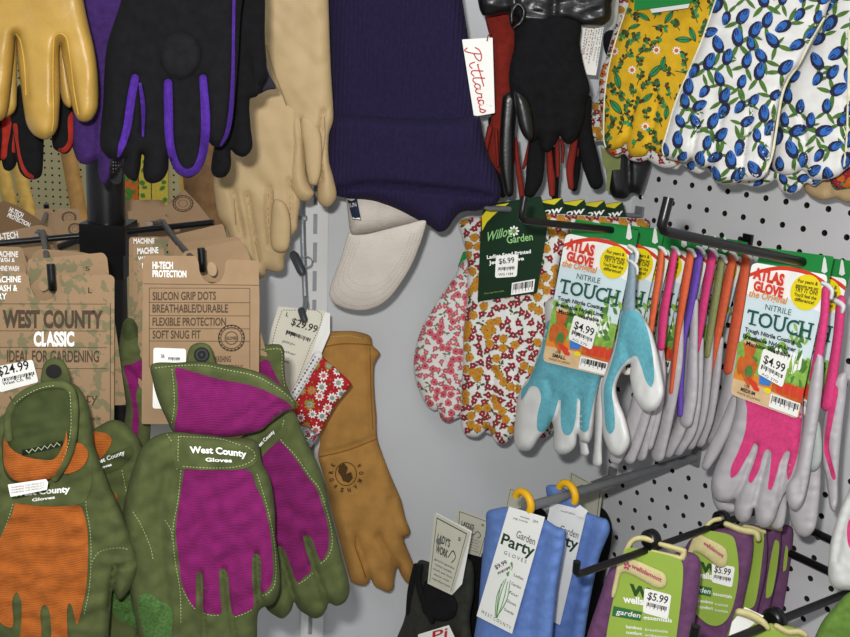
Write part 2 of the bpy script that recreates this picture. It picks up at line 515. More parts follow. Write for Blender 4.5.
stick('garden_tool', 'broad brown wooden tool handle between black gloves and cream gloves, far behind', 'tool', (197, 130), (211, 270), .055, 3.0, m_brown)
stick('garden_tool', 'thin yellow wooden tool handle beside the broad brown one, far behind', 'tool', (183, 130), (186, 250), .014, 3.1, m_wood)
fz = Pl(140, 185, 3.535, 0)
m_pk = M('packet_yellow', '#d8c04a', .5, .1); m_po = M('packet_orange', '#d5702a', .5, .2); m_pg = M('packet_green', '#4f8a3a', .5, .2)
for i, (x0, x1, ma, mc, cn) in enumerate([(122, 138, m_po, m_pg, 'orange seed packet with green leaves, leftmost of the packets far behind'),
                             (139, 151, m_pk, m_pg, 'yellow packet with green print hanging between orange packet and last yellow packet'),
                             (152, 168, m_pk, m_po, 'yellow packet with orange and green print, rightmost of the packets far behind')]):
    q = MB(); q.slab(fz, rpoly(P(f'{x0},150 {x1},150 {x1},206 {x0},206'), 1.5), .002*i, .006, 0)
    rr = random.Random(i)
    for k in range(7): q.slab(fz, ell(rr.uniform(x0+3, x1-3), rr.uniform(160, 202), rr.uniform(1.5, 3), rr.uniform(1.5, 4), rr.uniform(0, 90)), .0062+.002*i, .0006+.0001*k, 1+k % 2)
    props(q.build('seed_packet', [ma, mc, m_pg]), cn, 'packet', 'packets hanging behind the rack')

# ------------------------------------------------------------------ the black rack that carries the left gloves
RZ = 1.02
rk = Pl(107, 235, RZ, 0)
rackroot = thing('glove_rack', 'black metal pole rack with crossbars carrying the brown carded gloves', 'rack', world(rk.O + DOWN * ((CAMZ + (rk.O @ (-DOWN)) * 1.0) )))
_b = np.array(rackroot.location); rackroot.location = (_b[0], _b[1], 0.0); _b = np.array(rackroot.location)
q = MB(); top = world(rk.O) + np.array([0, 0, .35]); q.tube([(_b[0], _b[1], .02), (_b[0], _b[1], 1.0), tuple((_b[0], _b[1], top[2]))], .0187, 28); q.build('pole', m_blk, rackroot)
q = MB(); q.tube([(_b[0], _b[1], 0), (_b[0], _b[1], .025)], [.2, .19], 32); q.build('base', m_blk, rackroot)
q = MB(); sock = world(rk.cam(np.array([109, 236.])) - FWc*.0); q.box(sock, Wd(RTc*.0232), Wd(FWc*.021), np.array([0, 0, .0150])); q.box(sock + np.array([0, 0, -.0275]), Wd(RTc*.021), Wd(FWc*.022), np.array([0, 0, .0125])); q.build('socket', m_blk, rackroot)
def barw(x0, y0, z0, x1, y1, z1, r=.0032):
    q = MB(); q.tube([world(ray(x0, y0)*z0), world(ray((x0+x1)/2, (y0+y1)/2)*(z0+z1)/2), world(ray(x1, y1)*z1)], r, 12); q.build('crossbar', m_blk, rackroot)
barw(-40, 247, .98, 95, 234.5, 1.01); barw(128, 231.5, 1.0, 214, 222.3, .99)
def rackhook(x, y, z, x2, y2, z2, tipx, tipy):
    a, b = world(ray(x, y)*z), world(ray(x2, y2)*z2); up_ = np.array([0, 0, 1.])
    t = world(ray(tipx, tipy)*(z2-.004))
    q = MB(); q.tube([a + up_*.004, a*.7+b*.3, a*.3+b*.7, b], .0028, 10, 1); q.tube([b*.97+a*.03, b, b*.6+t*.4, t], [.003, .0034, .0034, .0034], 10, 0); q.build('prong', [m_blk, M('hook_steel', '#5b5652', .4, .1, metal=.5)], rackroot)
rackhook(43, 236, .97, 52.5, 289, .842, 50.5, 264)
rackhook(163, 226, .985, 202.5, 270, .868, 201, 248)
rackhook(36, 240, 1.0, 47, 212, 1.26, 46, 204); rackhook(150, 228, 1.0, 172, 213, 1.25, 171, 205)
q = MB(); q.tube([world(ray(60, 247)*1.03), world(ray(78, 240)*1.02), world(ray(92, 246)*1.02)], .004, 10); q.build('brace', m_blk, rackroot)
# ------------------------------------------------------------------ fabrics
m_olive = M('olive_suede', '#4e5630', .95, .2, 70, .35, 1400)
m_olive_d = M('olive_lining', '#3d4624', .95, .2, 70, .35, 1400)
m_mag = M('magenta_weave', '#78145a', .9, .14, 130, .4, 210, kind='weave')
m_mag2 = M('magenta_weave_shiny', '#701254', .9, .14, 130, .4, 210, kind='weave')
m_org = M('orange_weave', '#a85a1e', .9, .16, 110, .4, 210, kind='weave')
m_thr = M('pale_thread', '#aab67e', .8, .1, 200, 0)
m_kraft = M('kraft_card', '#977c5e', .85, .06, 60, .05, 500)
m_camo = M('kraft_card_camouflage', '#977c5e', .85, .1, 95, .05, 500, col2='#777052', thr=(.52, .56))
m_brnink = M('brown_ink', '#4c3d30', .8, .05, 60, 0)
m_white = M('white_print', '#f0efe9', .7, .03, 60, 0)
m_black = M('black_print', '#141414', .7, .05, 60, 0)
m_paper = M('white_paper', '#efeee8', .7, .02, 60, 0)
m_snap = M('steel_snap', '#54585a', .35, .1, 60, 0, metal=.8)
m_blksnap = M('black_snap', '#1c1a18', .8, .1, 60, 0)
m_grip = M('green_grip_dots', '#44652f', .8, .35, 420, .5, 700)
UPv = lambda h: np.array([.0, -h])
def card(root, pl, out, name='hang_card', mat=None, th=.0008, h0=0., holes=(), r=3., extra=()):
    q = MB(); q.slab(pl, rpoly(out, r), h0, th, 0, holes); return q.build(name, [mat or m_kraft], root)
def sticker(root, pl, out, lines, h0, bar=None, r=2.5, name='price_sticker', bold=.012):
    """white price label; lines: (text, p0, p1, height)"""
    q = MB(); q.slab(pl, rpoly(out, r), h0, .0005, 0)
    for s_, p0, p1, h in lines:
        d = np.array(p1, float) - np.array(p0, float); nrm = np.array([d[1], -d[0]]) / np.linalg.norm(d) * h
        ink(q, pl.on, s_, p0, p1, nrm, 1, bold, off=h0 + .0008)
    for b in (bar or []): bars(q, pl.on, *b, mi=1, off=h0 + .0008)
    return q.build(name, [m_paper, m_black], root)

# ================================================================== brown carded gloves, left hook
pA = Pl(55, 350, .868)
def glove_text(mb, fm, p0, p1, up, arc=0., mi=0, off=.0016):
    ink(mb, fm, 'West County', p0, p1, up, mi, .035, arc=arc, off=off)

# --- front pair with orange backs
tA = thing('gardening_gloves', 'olive suede gloves with orange backs on a brown camouflage card, foremost on the left hook', 'gloves', pA.pt(np.array([55., 350.])), 'brown carded gardening gloves on the rack')
cardA = P('-34,273 24,272.5 29,276 30,287 35,297 44,301.5 53,298 57.5,289 54,283 47,290 42,291.5 38.5,287 40,281 47,274.7 111,274.7 114.5,278 114,432 -34,432')
c = card(tA, pA, cardA, mat=m_camo, r=2.)
q = MB(); f = lambda y: pA.on
ink(q, pA.on, 'WEST COUNTY', (2.5, 327), (103, 327.6), UPv(16.5), 0, .045, off=.0011)
ink(q, pA.on, 'IDEAL FOR GARDENING', (7, 362), (99, 362), UPv(11.5), 0, .02, off=.0011)
ink(q, pA.on, 'West County', (9, 406), (98, 402), UPv(10), 0, .0, off=.0011)
ink(q, pA.on, 'Gloves', (60, 422), (101, 420), UPv(4), 0, .0, off=.0011)
ink(q, pA.on, 'L', (88, 293), (92, 293), UPv(5.5), 0, .03, off=.0011)
for y in (303.5, 330.5, 347, 368): flat(q, pA.on, P(f'-4,{y} 107,{y+.3} 107,{y+.9} -4,{y+.6}'), 0, .001)
for x in (110,): flat(q, pA.on, P(f'{x},303 {x+.7},303 {x+.7},428 {x},428'), 0, .001)
ink(q, pA.on, 'CLASSIC', (33.6, 345.6), (74.3, 345.6), UPv(13.5), 1, .05, off=.0012)
ink(q, pA.on, 'MACHINE', (-8, 282.5), (21, 282), UPv(6), 1, .03, off=.0011)
ink(q, pA.on, 'WASH &', (-8, 291.3), (17.5, 290.8), UPv(6), 1, .03, off=.0011)
ink(q, pA.on, 'DRY', (-8, 299.5), (7, 299), UPv(6), 1, .03, off=.0011)
q.build('lettering', [m_brnink, m_white], c)
sticker(c, pA, P('-6,367 32.5,359.5 38.5,382 0,392.5'), [('$24.99', (-1.5, 376), (29.5, 369), 9), ('West Co. 98', (3, 385.5), (31, 379), 3)], .0012, [((2, 378.5), (34, 371.5), (1, 5))])

pO = Pl(55, 520, .845)
outO = P('-40,500 -20,430 3,415 10,404 22,392 40,384 56,381 72,383 80,389 88,404 92,424 94,444 98,456 110,487 118,503 132,537 138.5,563 136,577 128,592 119,600 113,590 111,605 109,640 108,690 60,700 12,690 -40,690')
crO = [(P('115,568 112,585 110,610'), 2.2, .8), (P('115,567 133,564'), 2., .5), (P('108,500 92,520 96,560'), 8, .15)]
S_ = Surf(pO, outO, .017, 14, crO, wr=.0018, ws=24, seed=4)
q = MB(); S_.mesh(q); g = q.build('glove', [m_olive], tA)
q = MB(); S_.patch(q, P('16.5,502 40,506 79,505.5 84,514 87.3,530 88,552 86.5,585 82,607 77,625 74,614 71,604 68.5,603.5 67,612 66,660 52,668 51.5,640 49.5,612 44.5,604.5 40.5,611 40,640 20,655 21.5,620 21,600 16.5,592.5 12.3,600 12.5,627 2,624 -6,610 -8,560 4,530 12,514'), .0015, drop=.0022); q.build('back_panel', [m_org], g)
# folded-open cuff: rim roll, lining, orange fold
q = MB()
Sc = Surf(Pl(50, 420, .797), P('4,470 2,440 6,424 11,406 22,392 40,384 57,381.5 71,384 78,396 78,430 72,455 62,470 46,481 24,484 10,480'), .009, 9, (), wr=.0008, ws=16, seed=8)
Sc.mesh(q); q.build('cuff', [m_olive_d], g)
q = MB(); Sc.patch(q, P('5,432 9,446 21,455 37,459 54,459 64,443 66.5,431 67.5,440 66,458 59,472 45,480.5 26,482 13,479 4,464'), .0035, drop=.005); q.build('cuff_fold', [m_org], g)
q = MB(); rim = smooth(P('9,440 8,420 13,405 24,394 40,387 57,384.5 69,388 74,402 74,425 71,447 63,466 54,479'), 3, False)
q.tube(Sc.on(rim, .002), .0032, 9); q.build('cuff_rim', [m_olive], g)
q = MB(); Sc.patch(q, P('22,450 42,446 62.6,440.5 63,445.5 43,451 22,455.5'), .003, sm=False); q.build('elastic', [m_black], g)
q = MB(); zz = np.array([[26 + k*3.1, 452 - k*.75 + (1.8 if k % 2 else -1.8)] for k in range(12)]); q.tube(Sc.on(zz, .0037), .00045, 5)
Sc.stitch(q, P('14,404 26,395 41,388 57,385'), off=.0055); Sc.stitch(q, P('70,392 71,425 68,445 62,461'), 1.8, 1.6, off=.0058); q.build('stitching', [m_thr], g)
q = MB(); S_.patch(q, P('14,502 30,494 50,486 70,474 84,465 90,463 92,478 86,500 78,504.5 62,506 44,506 28,504.5'), .003, drop=.004); st = q.build('wrist_strap', [m_olive], g)
q = MB(); Sc.patch(q, P('72,446 80,443 88,452 86,462 80,469 66,474 62,470'), .001); q.build('lining_edge', [m_org], g)
q = MB(); ink(q, S_.on, 'West County', (13, 496.5), (70, 491.8), (0, -6), 0, .035, off=.0052); ink(q, S_.on, 'Gloves', (32, 501.5), (55, 498.5), (0, -3), 0, .03, off=.0052); q.build('lettering', [m_white], g)
q = MB(); S_.stitch(q, P('88,468 87,490 86,505 90,530 91,560 89,590 84,615')); S_.stitch(q, P('92,562 98,553 108,549 122,548 130,550')); S_.stitch(q, P('13,504 8,520 2,535 -4,550')); S_.stitch(q, P('20,506 50,509 76,508')); q.build('stitching', [m_thr], g)
q = MB(); pt_ = Pl(27, 488, .79); q.slab(pt_, rpoly(P('7.7,484.5 46,479 48.2,482.5 47,489.7 10.5,497'), 1), .0, .0012, 0)
for k in range(3): ink(q, pt_.on, 'WARNING THIS PRODUCT', (11, 488.5+2.6*k), (44, 483.6+2.6*k), (0, -1.7), 1, 0, off=.0015)
q.build('care_tag', [m_paper, m_brnink], g)
q = MB(); sp = Surf(Pl(54, 371, .806), P('42,384 41.5,372 45,362 54,358 63,361 68,369 70,384'), .004, 5); sp.mesh(q); q.build('snap_tab', [m_olive], g)
q = MB(); q.slab(sp.pl, ell(53.6, 371.4, 8, 7), .0042, .0018); q.build('snap', [m_blksnap], g)

# --- second orange pair, behind
tA2 = thing('gardening_gloves', 'olive gloves with orange lining half hidden behind the foremost orange pair', 'gloves', Pl(120, 460, .9).pt(np.array([120., 460.])), 'brown carded gardening gloves on the rack')
p2 = Pl(110, 500, .893)
S2 = Surf(p2, P('60,440 95,428 112,420 126,424 140,442 146,480 150,540 155,600 158,660 120,670 70,660'), .016, 12, (P('140,620 141,580'), ) and [(P('140,640 139,585'), 2.5, .7)], wr=.001, ws=20, seed=6)
q = MB(); S2.mesh(q); g2 = q.build('glove', [m_olive], tA2)
q = MB(); S2.patch(q, P('80,436 94,431.5 109,435 111.5,441 107,451 98,460 84,462'), .002); q.build('cuff_lining', [m_org], g2)
q = MB(); S2.patch(q, P('85,462 101,459 118,451 131,446 134,450 130,459 118,469 104,474.5 88,476'), .003, drop=.004); q.build('wrist_strap', [m_olive_d], g2)
q = MB(); ink(q, S2.on, 'West County', (92, 466), (125, 454), (-1, -4), 0, .03, off=.004); ink(q, S2.on, 'Gloves', (98, 470), (112, 465.5), (-1, -2.6), 0, .03, off=.004); q.build('lettering', [m_white], g2)
q = MB(); S2.patch(q, P('112,585 122,596 134,590 142,602 142,630 132,626 120,620 112,610'), .0012); q.build('grip_patch', [m_grip], g2)
q = MB(); S2.patch(q, P('116,492 119,508 121,520 118,512 115,500'), .001); q.build('back_panel', [m_org], g2)
q = MB(); S2.stitch(q, P('122,470 128,500 135,530 141,560')); q.build('stitching', [m_thr], g2)
c2 = Pl(75, 350, .884)
card(tA2, c2, P('28,259 45,258 103,252.5 107,257 112,300 126,404 125.5,405 95,405.5 30,405'), mat=m_camo)
q = MB(); ink(q, c2.on, 'S', (85.5, 271), (90, 270.5), UPv(4.5), 0, .02, off=.0012); q.build('lettering', [m_brnink], tA2)

# --- more cards behind on the left hook (their gloves are hidden)
def backcard(lbl, pl, out, lines, mat=None, stamp=None, r=4., grp='brown carded gardening gloves on the rack', up=(0, -1)):
    q = MB(); q.slab(pl, rpoly(out, r), 0, .0009, 0)
    for s_, p0, p1, h, mi in lines:
        d = np.array(p1, float)-np.array(p0, float); nn = np.array([d[1], -d[0]]) / np.linalg.norm(d) * h
        ink(q, pl.on, s_, p0, p1, nn, mi, .03, off=.0013)
    if stamp:
        x, y, rx, ry = stamp
        for k in (1., .8, .45):
            q.slab(pl, ell(x, y, rx*k, ry*k), .001, .0002, 1, [ell(x, y, rx*k*.9, ry*k*.9)])
        for a in range(0, 360, 24): q.slab(pl, ell(x + rx*.9*math.cos(a/57.3), y + ry*.9*math.sin(a/57.3), .7, .7, n=6), .001, .0002, 1)
    o = q.build('glove_card', [mat or m_kraft, m_brnink, m_white]); return props(o, lbl, 'card', grp)
G2 = 'brown glove cards behind the front pairs'
backcard('brown card reading MACHINE WASH, furthest left of those just above the front orange card', Pl(10, 260, .925), P('-30,246 22,247 25.5,259 30,270 34,283 20,284 -30,284'), [('MACHINE', (-5, 256.5), (18, 257), 5.5, 2), ('WASH &', (-5, 263), (15, 263.5), 5.5, 2)], grp=G2)
backcard('brown card with rubbed white print directly above the front orange card, left end', Pl(10, 275, .905), P('-30,262 22,262 26,268 28,300 -30,300'), [('MACHINE WASH', (-9, 270.5), (19, 271), 5, 2)], grp=G2)
backcard('plain brown card edge curving behind the card marked S', Pl(60, 270, .93), P('33,253 40,249 81,252 100,256 100,300 36,300 30,262'), [], grp=G2)
backcard('brown card with white lettering hanging from the far side of the left crossbar', Pl(20, 245, 1.06), P('-30,238 0,233 30,226.5 42,224.6 51,229 53.5,238 51,262 -30,262'), [('HI-TECH', (-4, 241), (18.5, 237.5), 6.5, 2)], grp=G2)
backcard('dark brown card with white lettering tilted down to the right at the far left', Pl(25, 220, 1.12), P('-12,212 3,200 20,207 35,216.5 49,227 47,240 -10,236'), [('HI-TECH', (8.5, 211.5), (22, 218), 5, 2), ('PROTECTION', (7, 216.5), (29, 227), 4.2, 2)], mat=M('kraft_card_dark', '#745a3e', .85, .06, 60, .05, 500), grp=G2)
backcard('brown card with a round stamp, upper one left of the black pole', Pl(66, 218, 1.2), P('54,214 57,208.6 79,208.8 80.5,213 81,250 54,250'), [], stamp=(69, 217.5, 7.5, 6), grp=G2)
backcard('brown card with a round stamp, lower one left of the black pole', Pl(72, 228, 1.13), P('61.5,223 64,220.5 84,220 86,223 88,250 62,250'), [], stamp=(75, 229, 7, 6), grp=G2)
backcard('brown card corner poking up between the stamped cards and the tilted dark brown card', Pl(45, 218, 1.24), P('34,215 36,209 52,208.5 54,213 54,250 34,250'), [], grp=G2)

# ================================================================== right hook: magenta gloves
pB = Pl(200, 330, .868)
tB = thing('gardening_gloves', 'olive suede gloves with magenta backs and a white-lettered strap, foremost on the right hook', 'gloves', pB.pt(np.array([200., 330.])), 'brown carded gardening gloves on the rack')
cb = card(tB, pB, P('143,262 144.5,256.5 148,255.5 196,256 198.5,262 199.5,272 205,281 212,284 220,281.5 224.5,273 225.5,262 228.5,259.3 258.5,260.7 259.5,300 259,378 252,424 141.6,424'), r=2.)
q = MB()
for s_, p0, p1, h, mi, b_ in [('HI-TECH', (152.5, 268.6), (173, 268.8), 6.8, 1, .04), ('PROTECTION', (152.5, 276.7), (186.4, 277.2), 6.4, 1, .04),
        ('SILICON GRIP DOTS', (152.5, 300), (216, 299.6), 8, 0, .02), ('BREATHABLE/DURABLE', (152.5, 312.4), (228, 312.4), 8, 0, .02), ('FLEXIBLE PROTECTION', (152.5, 325.6), (226, 325.6), 8, 0, .02), ('SOFT SNUG FIT', (152.5, 338.5), (200.7, 338.4), 8, 0, .02), ('WASHING', (213, 362), (231, 362), 6, 0, .02), ('INSTRUCTIONS', (213, 369), (243, 370), 5, 0, .01)]:
    ink(q, pB.on, s_, p0, p1, UPv(h), mi, b_, off=.0012)
for y in (288, 302.4, 315.6, 328.6, 341): flat(q, pB.on, P(f'149.5,{y-.3} 249.5,{y} 249.5,{y+.6} 149.5,{y+.3}'), 0, .001)
for x in (149, 249.5): flat(q, pB.on, P(f'{x},288 {x+.6},288 {x+.6},368 {x},368'), 0, .001)
flat(q, pB.on, P('143.5,283.5 259,285 259,285.6 143.5,284.1'), 0, .001)
for k in (1., .82, .5): q.slab(pB, ell(231.4, 338, 13.5*k, 13.5*k, n=32), .0010, .0002, 0, [ell(231.4, 338, 13.5*k-.9, 13.5*k-.9, n=32)])
for a in range(0, 360, 18): flat(q, pB.on, ell(231.4 + 12.3*math.cos(a/57.3), 338 + 12.3*math.sin(a/57.3), .9, 1.5, a, 8), 0, .0012)
ink(q, pB.on, 'GLOVES', (226, 339.6), (237, 339.6), UPv(3), 0, .04, off=.0012)
q.build('lettering', [m_brnink, m_white], cb)
sticker(cb, pB, P('153.5,347.7 186,348.8 186,409 152.6,408.5'), [('06', (161, 358), (164.5, 358), 4)], .0009, [((168, 357), (180, 357.5), (0, 4))])
q = MB(); pTg = Pl(212, 269, .874); q.slab(pTg, ell(212, 269, 4.6, 7.2, -15), -.002, .0012); q.build('card_tongue', [M('kraft_card_pale', '#ab9070', .85, .04, 60, 0)], tB)

pG = Pl(215, 520, .852)
outG = P('172,432 200,434 230,438 256,441 262,462 270.5,480 275,512 275.5,537 279,563 280,580 279,592 273,604 262,608 258,614 257,640 256,690 150,700 140,640 131,600 126,565 122,520 127,490 133,468 142,447 155,436')
crG = [(P('257,552 258,580 261,612'), 2.4, .55), (P('201,572 203,600 204,650'), 2, .35), (P('224,568 229,600 236,650'), 2, .35), (P('178,440 176,470 180,500'), 7, .2), (P('168,470 160,520 166,600'), 6, .25), (P('203,570 220,562 240,550'), 5, .1)]
S_ = Surf(pG, outG, .018, 13, crG, wr=.0019, ws=26, seed=12)
q = MB(); S_.mesh(q); g = q.build('glove', [m_olive], tB)
magB = P('186,468 212,470 243,469 251,473 255,484 264,505 270.5,534 273,566 271.5,583 267,590 261.5,593 261,575 260,556 255,553.5 252.5,557 252,580 253,607.5 243,612.5 234,615.5 230,600 228,575 224,568.5 219.5,570 219.5,590 221,613 212,613.5 203.5,611.5 203,590 202,574 198,571.5 196,580 195,608 188,598 182,583 179,561 176,530 180,497 183,478')
q = MB(); S_.patch(q, magB, .0014, drop=.002); q.build('back_panel', [m_mag], g)
q = MB(); S_.patch(q, P('174.5,434.5 200,436 223,438.5 243,443.5 254,450 258,457 255,464 243,469 212,470 190,469 175,466.5'), .0042, drop=.005, sm=True); q.build('wrist_strap', [m_olive], g)
q = MB(); glove_text(q, S_.on, (190, 453), (246.7, 457.3), (-.4, -6.4), arc=.2, off=.0068); ink(q, S_.on, 'Gloves', (205.5, 461.3), (232, 462.3), (0, -3.6), 0, .03, off=.0068); q.build('lettering', [m_white], g)
q = MB()
for ln, of in [('178.5,436 178,452 178,464', .0055), ('180,436.5 220,439 243,446', .0055), ('183,466.5 215,468 240,466 254,459 254,452 244,445', .0055), ('181,470 178,500 173,530 175,560 180,590 181,625', .0018), ('182,588 190,603 197,611', .0024), ('204,613.5 212,615.5 221,615', .0024), ('235,617 245,613.5 253,609', .0024), ('257,474 266,503 273,534 276,566 274,586 267,594 261,596', .0016), ('133,512 140,523 146,536 151,549 153,559', .0016), ('167,434 176,450 177,470', .0016), ('165,520 171,530 172,542', .0016)]: S_.stitch(q, P(ln), off=of)
q.build('stitching', [m_thr], g)
q = MB(); S_.patch(q, P('139,596 150,594 160,601 171,607 172,632 166,650 150,650 143,630 139,612'), .0014); q.build('grip_patch', [m_grip], g)
# flap folded over the strap
pFl = Pl(225, 400, .842)
Sf = Surf(pFl, P('151.5,364.5 178,362.5 200,361.5 223,364.5 254,370.5 273,380 288,392 295.5,402 294,409 287,411 278,417 270,423 262,430 251,433.5 230,437 203,437 188,435.5 174,432.5 166,418 158,400 152.8,381'), .013, 9, [(P('250,432 270,410 292,404'), 4, .25), (P('215,430 245,415 265,400'), 5, .18), (P('182,372 215,385 250,388'), 9, .12)], wr=.001, ws=18, seed=5)
q = MB(); Sf.mesh(q); fl_ = q.build('cuff', [m_olive], tB)
q = MB(); Sf.patch(q, P('175.7,368 190,371 218.6,379 247,384.5 265,390.5 278,397 288,403 292,407.5 286,410.5 278,417 270,422.5 261,429 251,432.5 229.6,436 203,436 187,434 175,431 178,406 177.5,385'), .0012, drop=.0015); q.build('back_panel', [m_mag], fl_)
q = MB()
for ln in ('155,368 180,365.5 205,365.5 225,369.5 255,376 275,386.5 289,397 293,402', '172,369 174,390 174,410 171,425'): Sf.stitch(q, P(ln), off=.0014)
q.build('stitching', [m_thr], fl_)
q = MB(); sp = Surf(Pl(202, 355, .838), P('187,368 187,356 191,346 201,342.5 210,346 214,356 216,368'), .006, 5); sp.mesh(q); q.build('snap_tab', [m_olive], fl_)
q = MB(); q.slab(sp.pl, ell(201.7, 354.8, 8, 7.6), .0058, .002, 0); q.slab(sp.pl, ell(201.7, 354.8, 6.2, 6), .0078, .0008, 1); q.slab(sp.pl, ell(201.7, 354.8, 4.2, 4), .0086, .0006, 0); q.slab(sp.pl, ell(201.7, 354.8, 1.6, 1.6), .009, .0008, 1); q.build('snap', [m_blksnap, m_snap], fl_)

# --- second glove of that hook, swung to the right
pR = Pl(300, 500, .905)
tR = thing('gardening_gloves', 'olive and magenta gloves swung out to the right of the foremost magenta pair', 'gloves', pR.pt(np.array([300., 500.])), 'brown carded gardening gloves on the rack')
outR = P('240,440 262,425 284,410 294,412 301,428 311,450 322,474 330,510 337,536 343,560 349.5,585 348.5,596 344,603 336,606 329,603 326.5,609 322,616 315,618.5 307,615 299,609.5 294,602 291.5,610 283,618.5 274,615 266,608 256,585 248,560 240,500')
crR = [(P('303,534 313,565 327,603'), 2.6, .5), (P('277,545 285,570 295,604'), 2.6, .5)]
S_ = Surf(pR, outR, .016, 12, crR, wr=.0016, ws=22, seed=14)
q = MB(); S_.mesh(q); g = q.build('glove', [m_olive], tR)
q = MB(); S_.patch(q, P('262,455 277,441 290,452 309,479 315,486 321.5,503 328,527 328.5,546 325,556 321,561 317,553 313,541 308,535 303.5,537 305,548 311,570 304,577 297.5,582 292,570 287,556 282,547 277,546 262,556 252,540 250,480'), .0014, drop=.002); q.build('back_panel', [m_mag2], g)
q = MB(); S_.patch(q, P('256,455 262,450 272,438 284,426 287,432 279,440 266,452 258,462'), .002); q.build('wrist_strap', [m_olive], g)
q = MB(); ink(q, S_.on, 'West County', (256, 450.5), (275, 432), (-2.2, -2.4), 0, .03, off=.0034); q.build('lettering', [m_white], g)
q = MB()
for ln in ('284,420 281,434 281,440 295,455 311,478 319,488 325,505 331,528 332,546 327,558 320,564', '313,573 305,580 297,585'): S_.stitch(q, P(ln), off=.0018)
q.build('stitching', [m_thr], g)
pR2 = Pl(272, 370, .91); Sf2 = Surf(pR2, P('255,346 262,345 280,344.5 284,350 284.5,365 286,383 291,398 280,408 262,402 252,380'), .008, 6, wr=.0008, ws=14)
q = MB(); Sf2.mesh(q); cu = q.build('cuff', [m_olive], tR)
q = MB(); Sf2.patch(q, P('258,365 267,359.5 272,368 278,380 283,390 272,396 258,388'), .0012); q.build('back_panel', [m_mag], cu)
q = MB(); Sf2.stitch(q, P('260,351 272,349 281,350 282,368 285,388')); q.build('stitching', [m_thr], cu)
card(tR, Pl(262, 330, .893), P('244,300 250,276 256,275 260,330 272,372 262,377 250,372'), r=3.)

# --- gloves and cards behind, between the two hooks
tC = thing('gardening_gloves', 'olive and magenta glove peeping out between the two brown cards', 'gloves', Pl(125, 390, .93).pt(np.array([125., 390.])), 'brown carded gardening gloves on the rack')
S_ = Surf(Pl(128, 390, .925), P('122,326 127,318 134,320 140,335 146,360 150,400 150,440 145,460 135,470 124,440 126,400 118,370'), .012, 8, [(P('126,370 134,376 142,385'), 3, .4)], wr=.001, ws=12)
q = MB(); S_.mesh(q); g = q.build('glove', [m_olive], tC)
q = MB(); S_.patch(q, P('124,366 132,364 141,360 142,380 136,392 138,410 139,425 136,440 131,436 133,412 128,384'), .0012); q.build('back_panel', [m_mag], g)
q = MB(); S_.patch(q, P('122,327 127,320 133,322 138,334 130,340 123,338'), .0014); q.build('snap_tab', [m_olive_d], g)
backcard('camouflage card sliver left of the grip dots card, rearmost of the three', Pl(140, 320, .955), P('129,239 131,237 158,236.5 161,240 164,260 164,400 129,398'), [('MACHINE', (133.5, 243.5), (154.5, 243.5), 5.2, 2)], mat=m_camo, grp=G2)
backcard('camouflage card sliver left of the grip dots card, middle of the three', Pl(140, 320, .93), P('133,247 135,244.5 160,243 163,247 166,262 166,410 134,406'), [('MACHINE', (137.5, 254), (158.5, 253), 6, 2), ('WASH', (138, 261), (152, 260.5), 4.5, 2)], mat=m_camo, grp=G2)
backcard('camouflage card sliver left of the grip dots card, nearest of the three', Pl(140, 330, .9), P('137.5,263 140,259 150,257 160,259 160,420 138.5,418'), [('M', (142, 268), (145, 268), 5, 2)], mat=m_camo, grp=G2)
backcard('brown card with rounded notch, uppermost behind the card listing grip dots', Pl(200, 240, .955), P('168,244 170,236 180,233.5 223,223.6 226.6,236.5 228,262 180,262 167,250'), [], r=3., grp=G2)
backcard('brown card with rounded notch, second one behind the card listing grip dots', Pl(205, 250, .93), P('174,252 176,246 184,242.5 238.7,236.5 244,246 252,262 252,275 180,272'), [], r=3., grp=G2)
backcard('brown card with rounded notch, third one right behind the card listing grip dots', Pl(210, 255, .903), P('181,258 184,251.5 196,249 240,239.5 247,250 254,268 254,285 186,280'), [], r=3., grp=G2)
backcard('brown card with white lettering hanging behind the right crossbar beside the pole', Pl(150, 218, 1.1), P('126,213 128,211 160,212 168,217 173,226 172,240 126,242'), [('HI-', (133.5, 227.5), (137.5, 227.5), 4.5, 2), ('PROTECTION', (133, 233), (148, 232.8), 3.5, 2)], grp=G2)
backcard('brown card with a flap, upper one behind the right crossbar', Pl(145, 205, 1.22), P('124,203 126,200 162,199.5 166,206 166,230 124,230'), [], grp=G2)
backcard('diamond-set brown card with a round stamp above the right crossbar', Pl(190, 210, 1.16), P('165,206 184,189 200,206 213.5,224 205,240 172,236'), [], stamp=(183, 203.5, 10.5, 8.5), grp=G2, r=2.)
backcard('plain brown card below the round-stamped diamond card, above the right crossbar', Pl(195, 224, 1.1), P('180,216 206,216 208,219 209,240 180,240'), [], grp=G2, r=2.)
# ================================================================== gloves hanging along the top left
m_yel = M('yellow_leather', '#aa873e', .42, .1, 40, .12, 260, spec=.45)
m_yel_s = M('yellow_leather_seam', '#b48f3c', .45, .1, 40, .1, 300)
m_bk = M('black_cloth', '#141416', .95, .2, 150, .3, 1500, spec=.15)
m_bk2 = M('black_cloth_lighter', '#19191b', .95, .2, 150, .3, 1500, spec=.15)  # thumb cloth, a slightly lighter black than the glove
m_bkl = M('black_leather', '#111112', .32, .15, 60, .08, 500, spec=.5)
m_pur = M('purple_cloth', '#3a205c', .9, .2, 200, .3, 1500)
m_purk = M('purple_knit', '#482288', .85, .2, 260, .5, 1100)
m_red = M('red_cloth', '#a02a1c', .9, .15, 150, .3, 1200)
m_cream = M('cream_leather', '#b49b72', .6, .06, 30, .12, 300, spec=.3)
m_seam = M('dark_seam', '#4a4030', .9, .05, 60, 0)
G3 = 'work gloves along the top left'

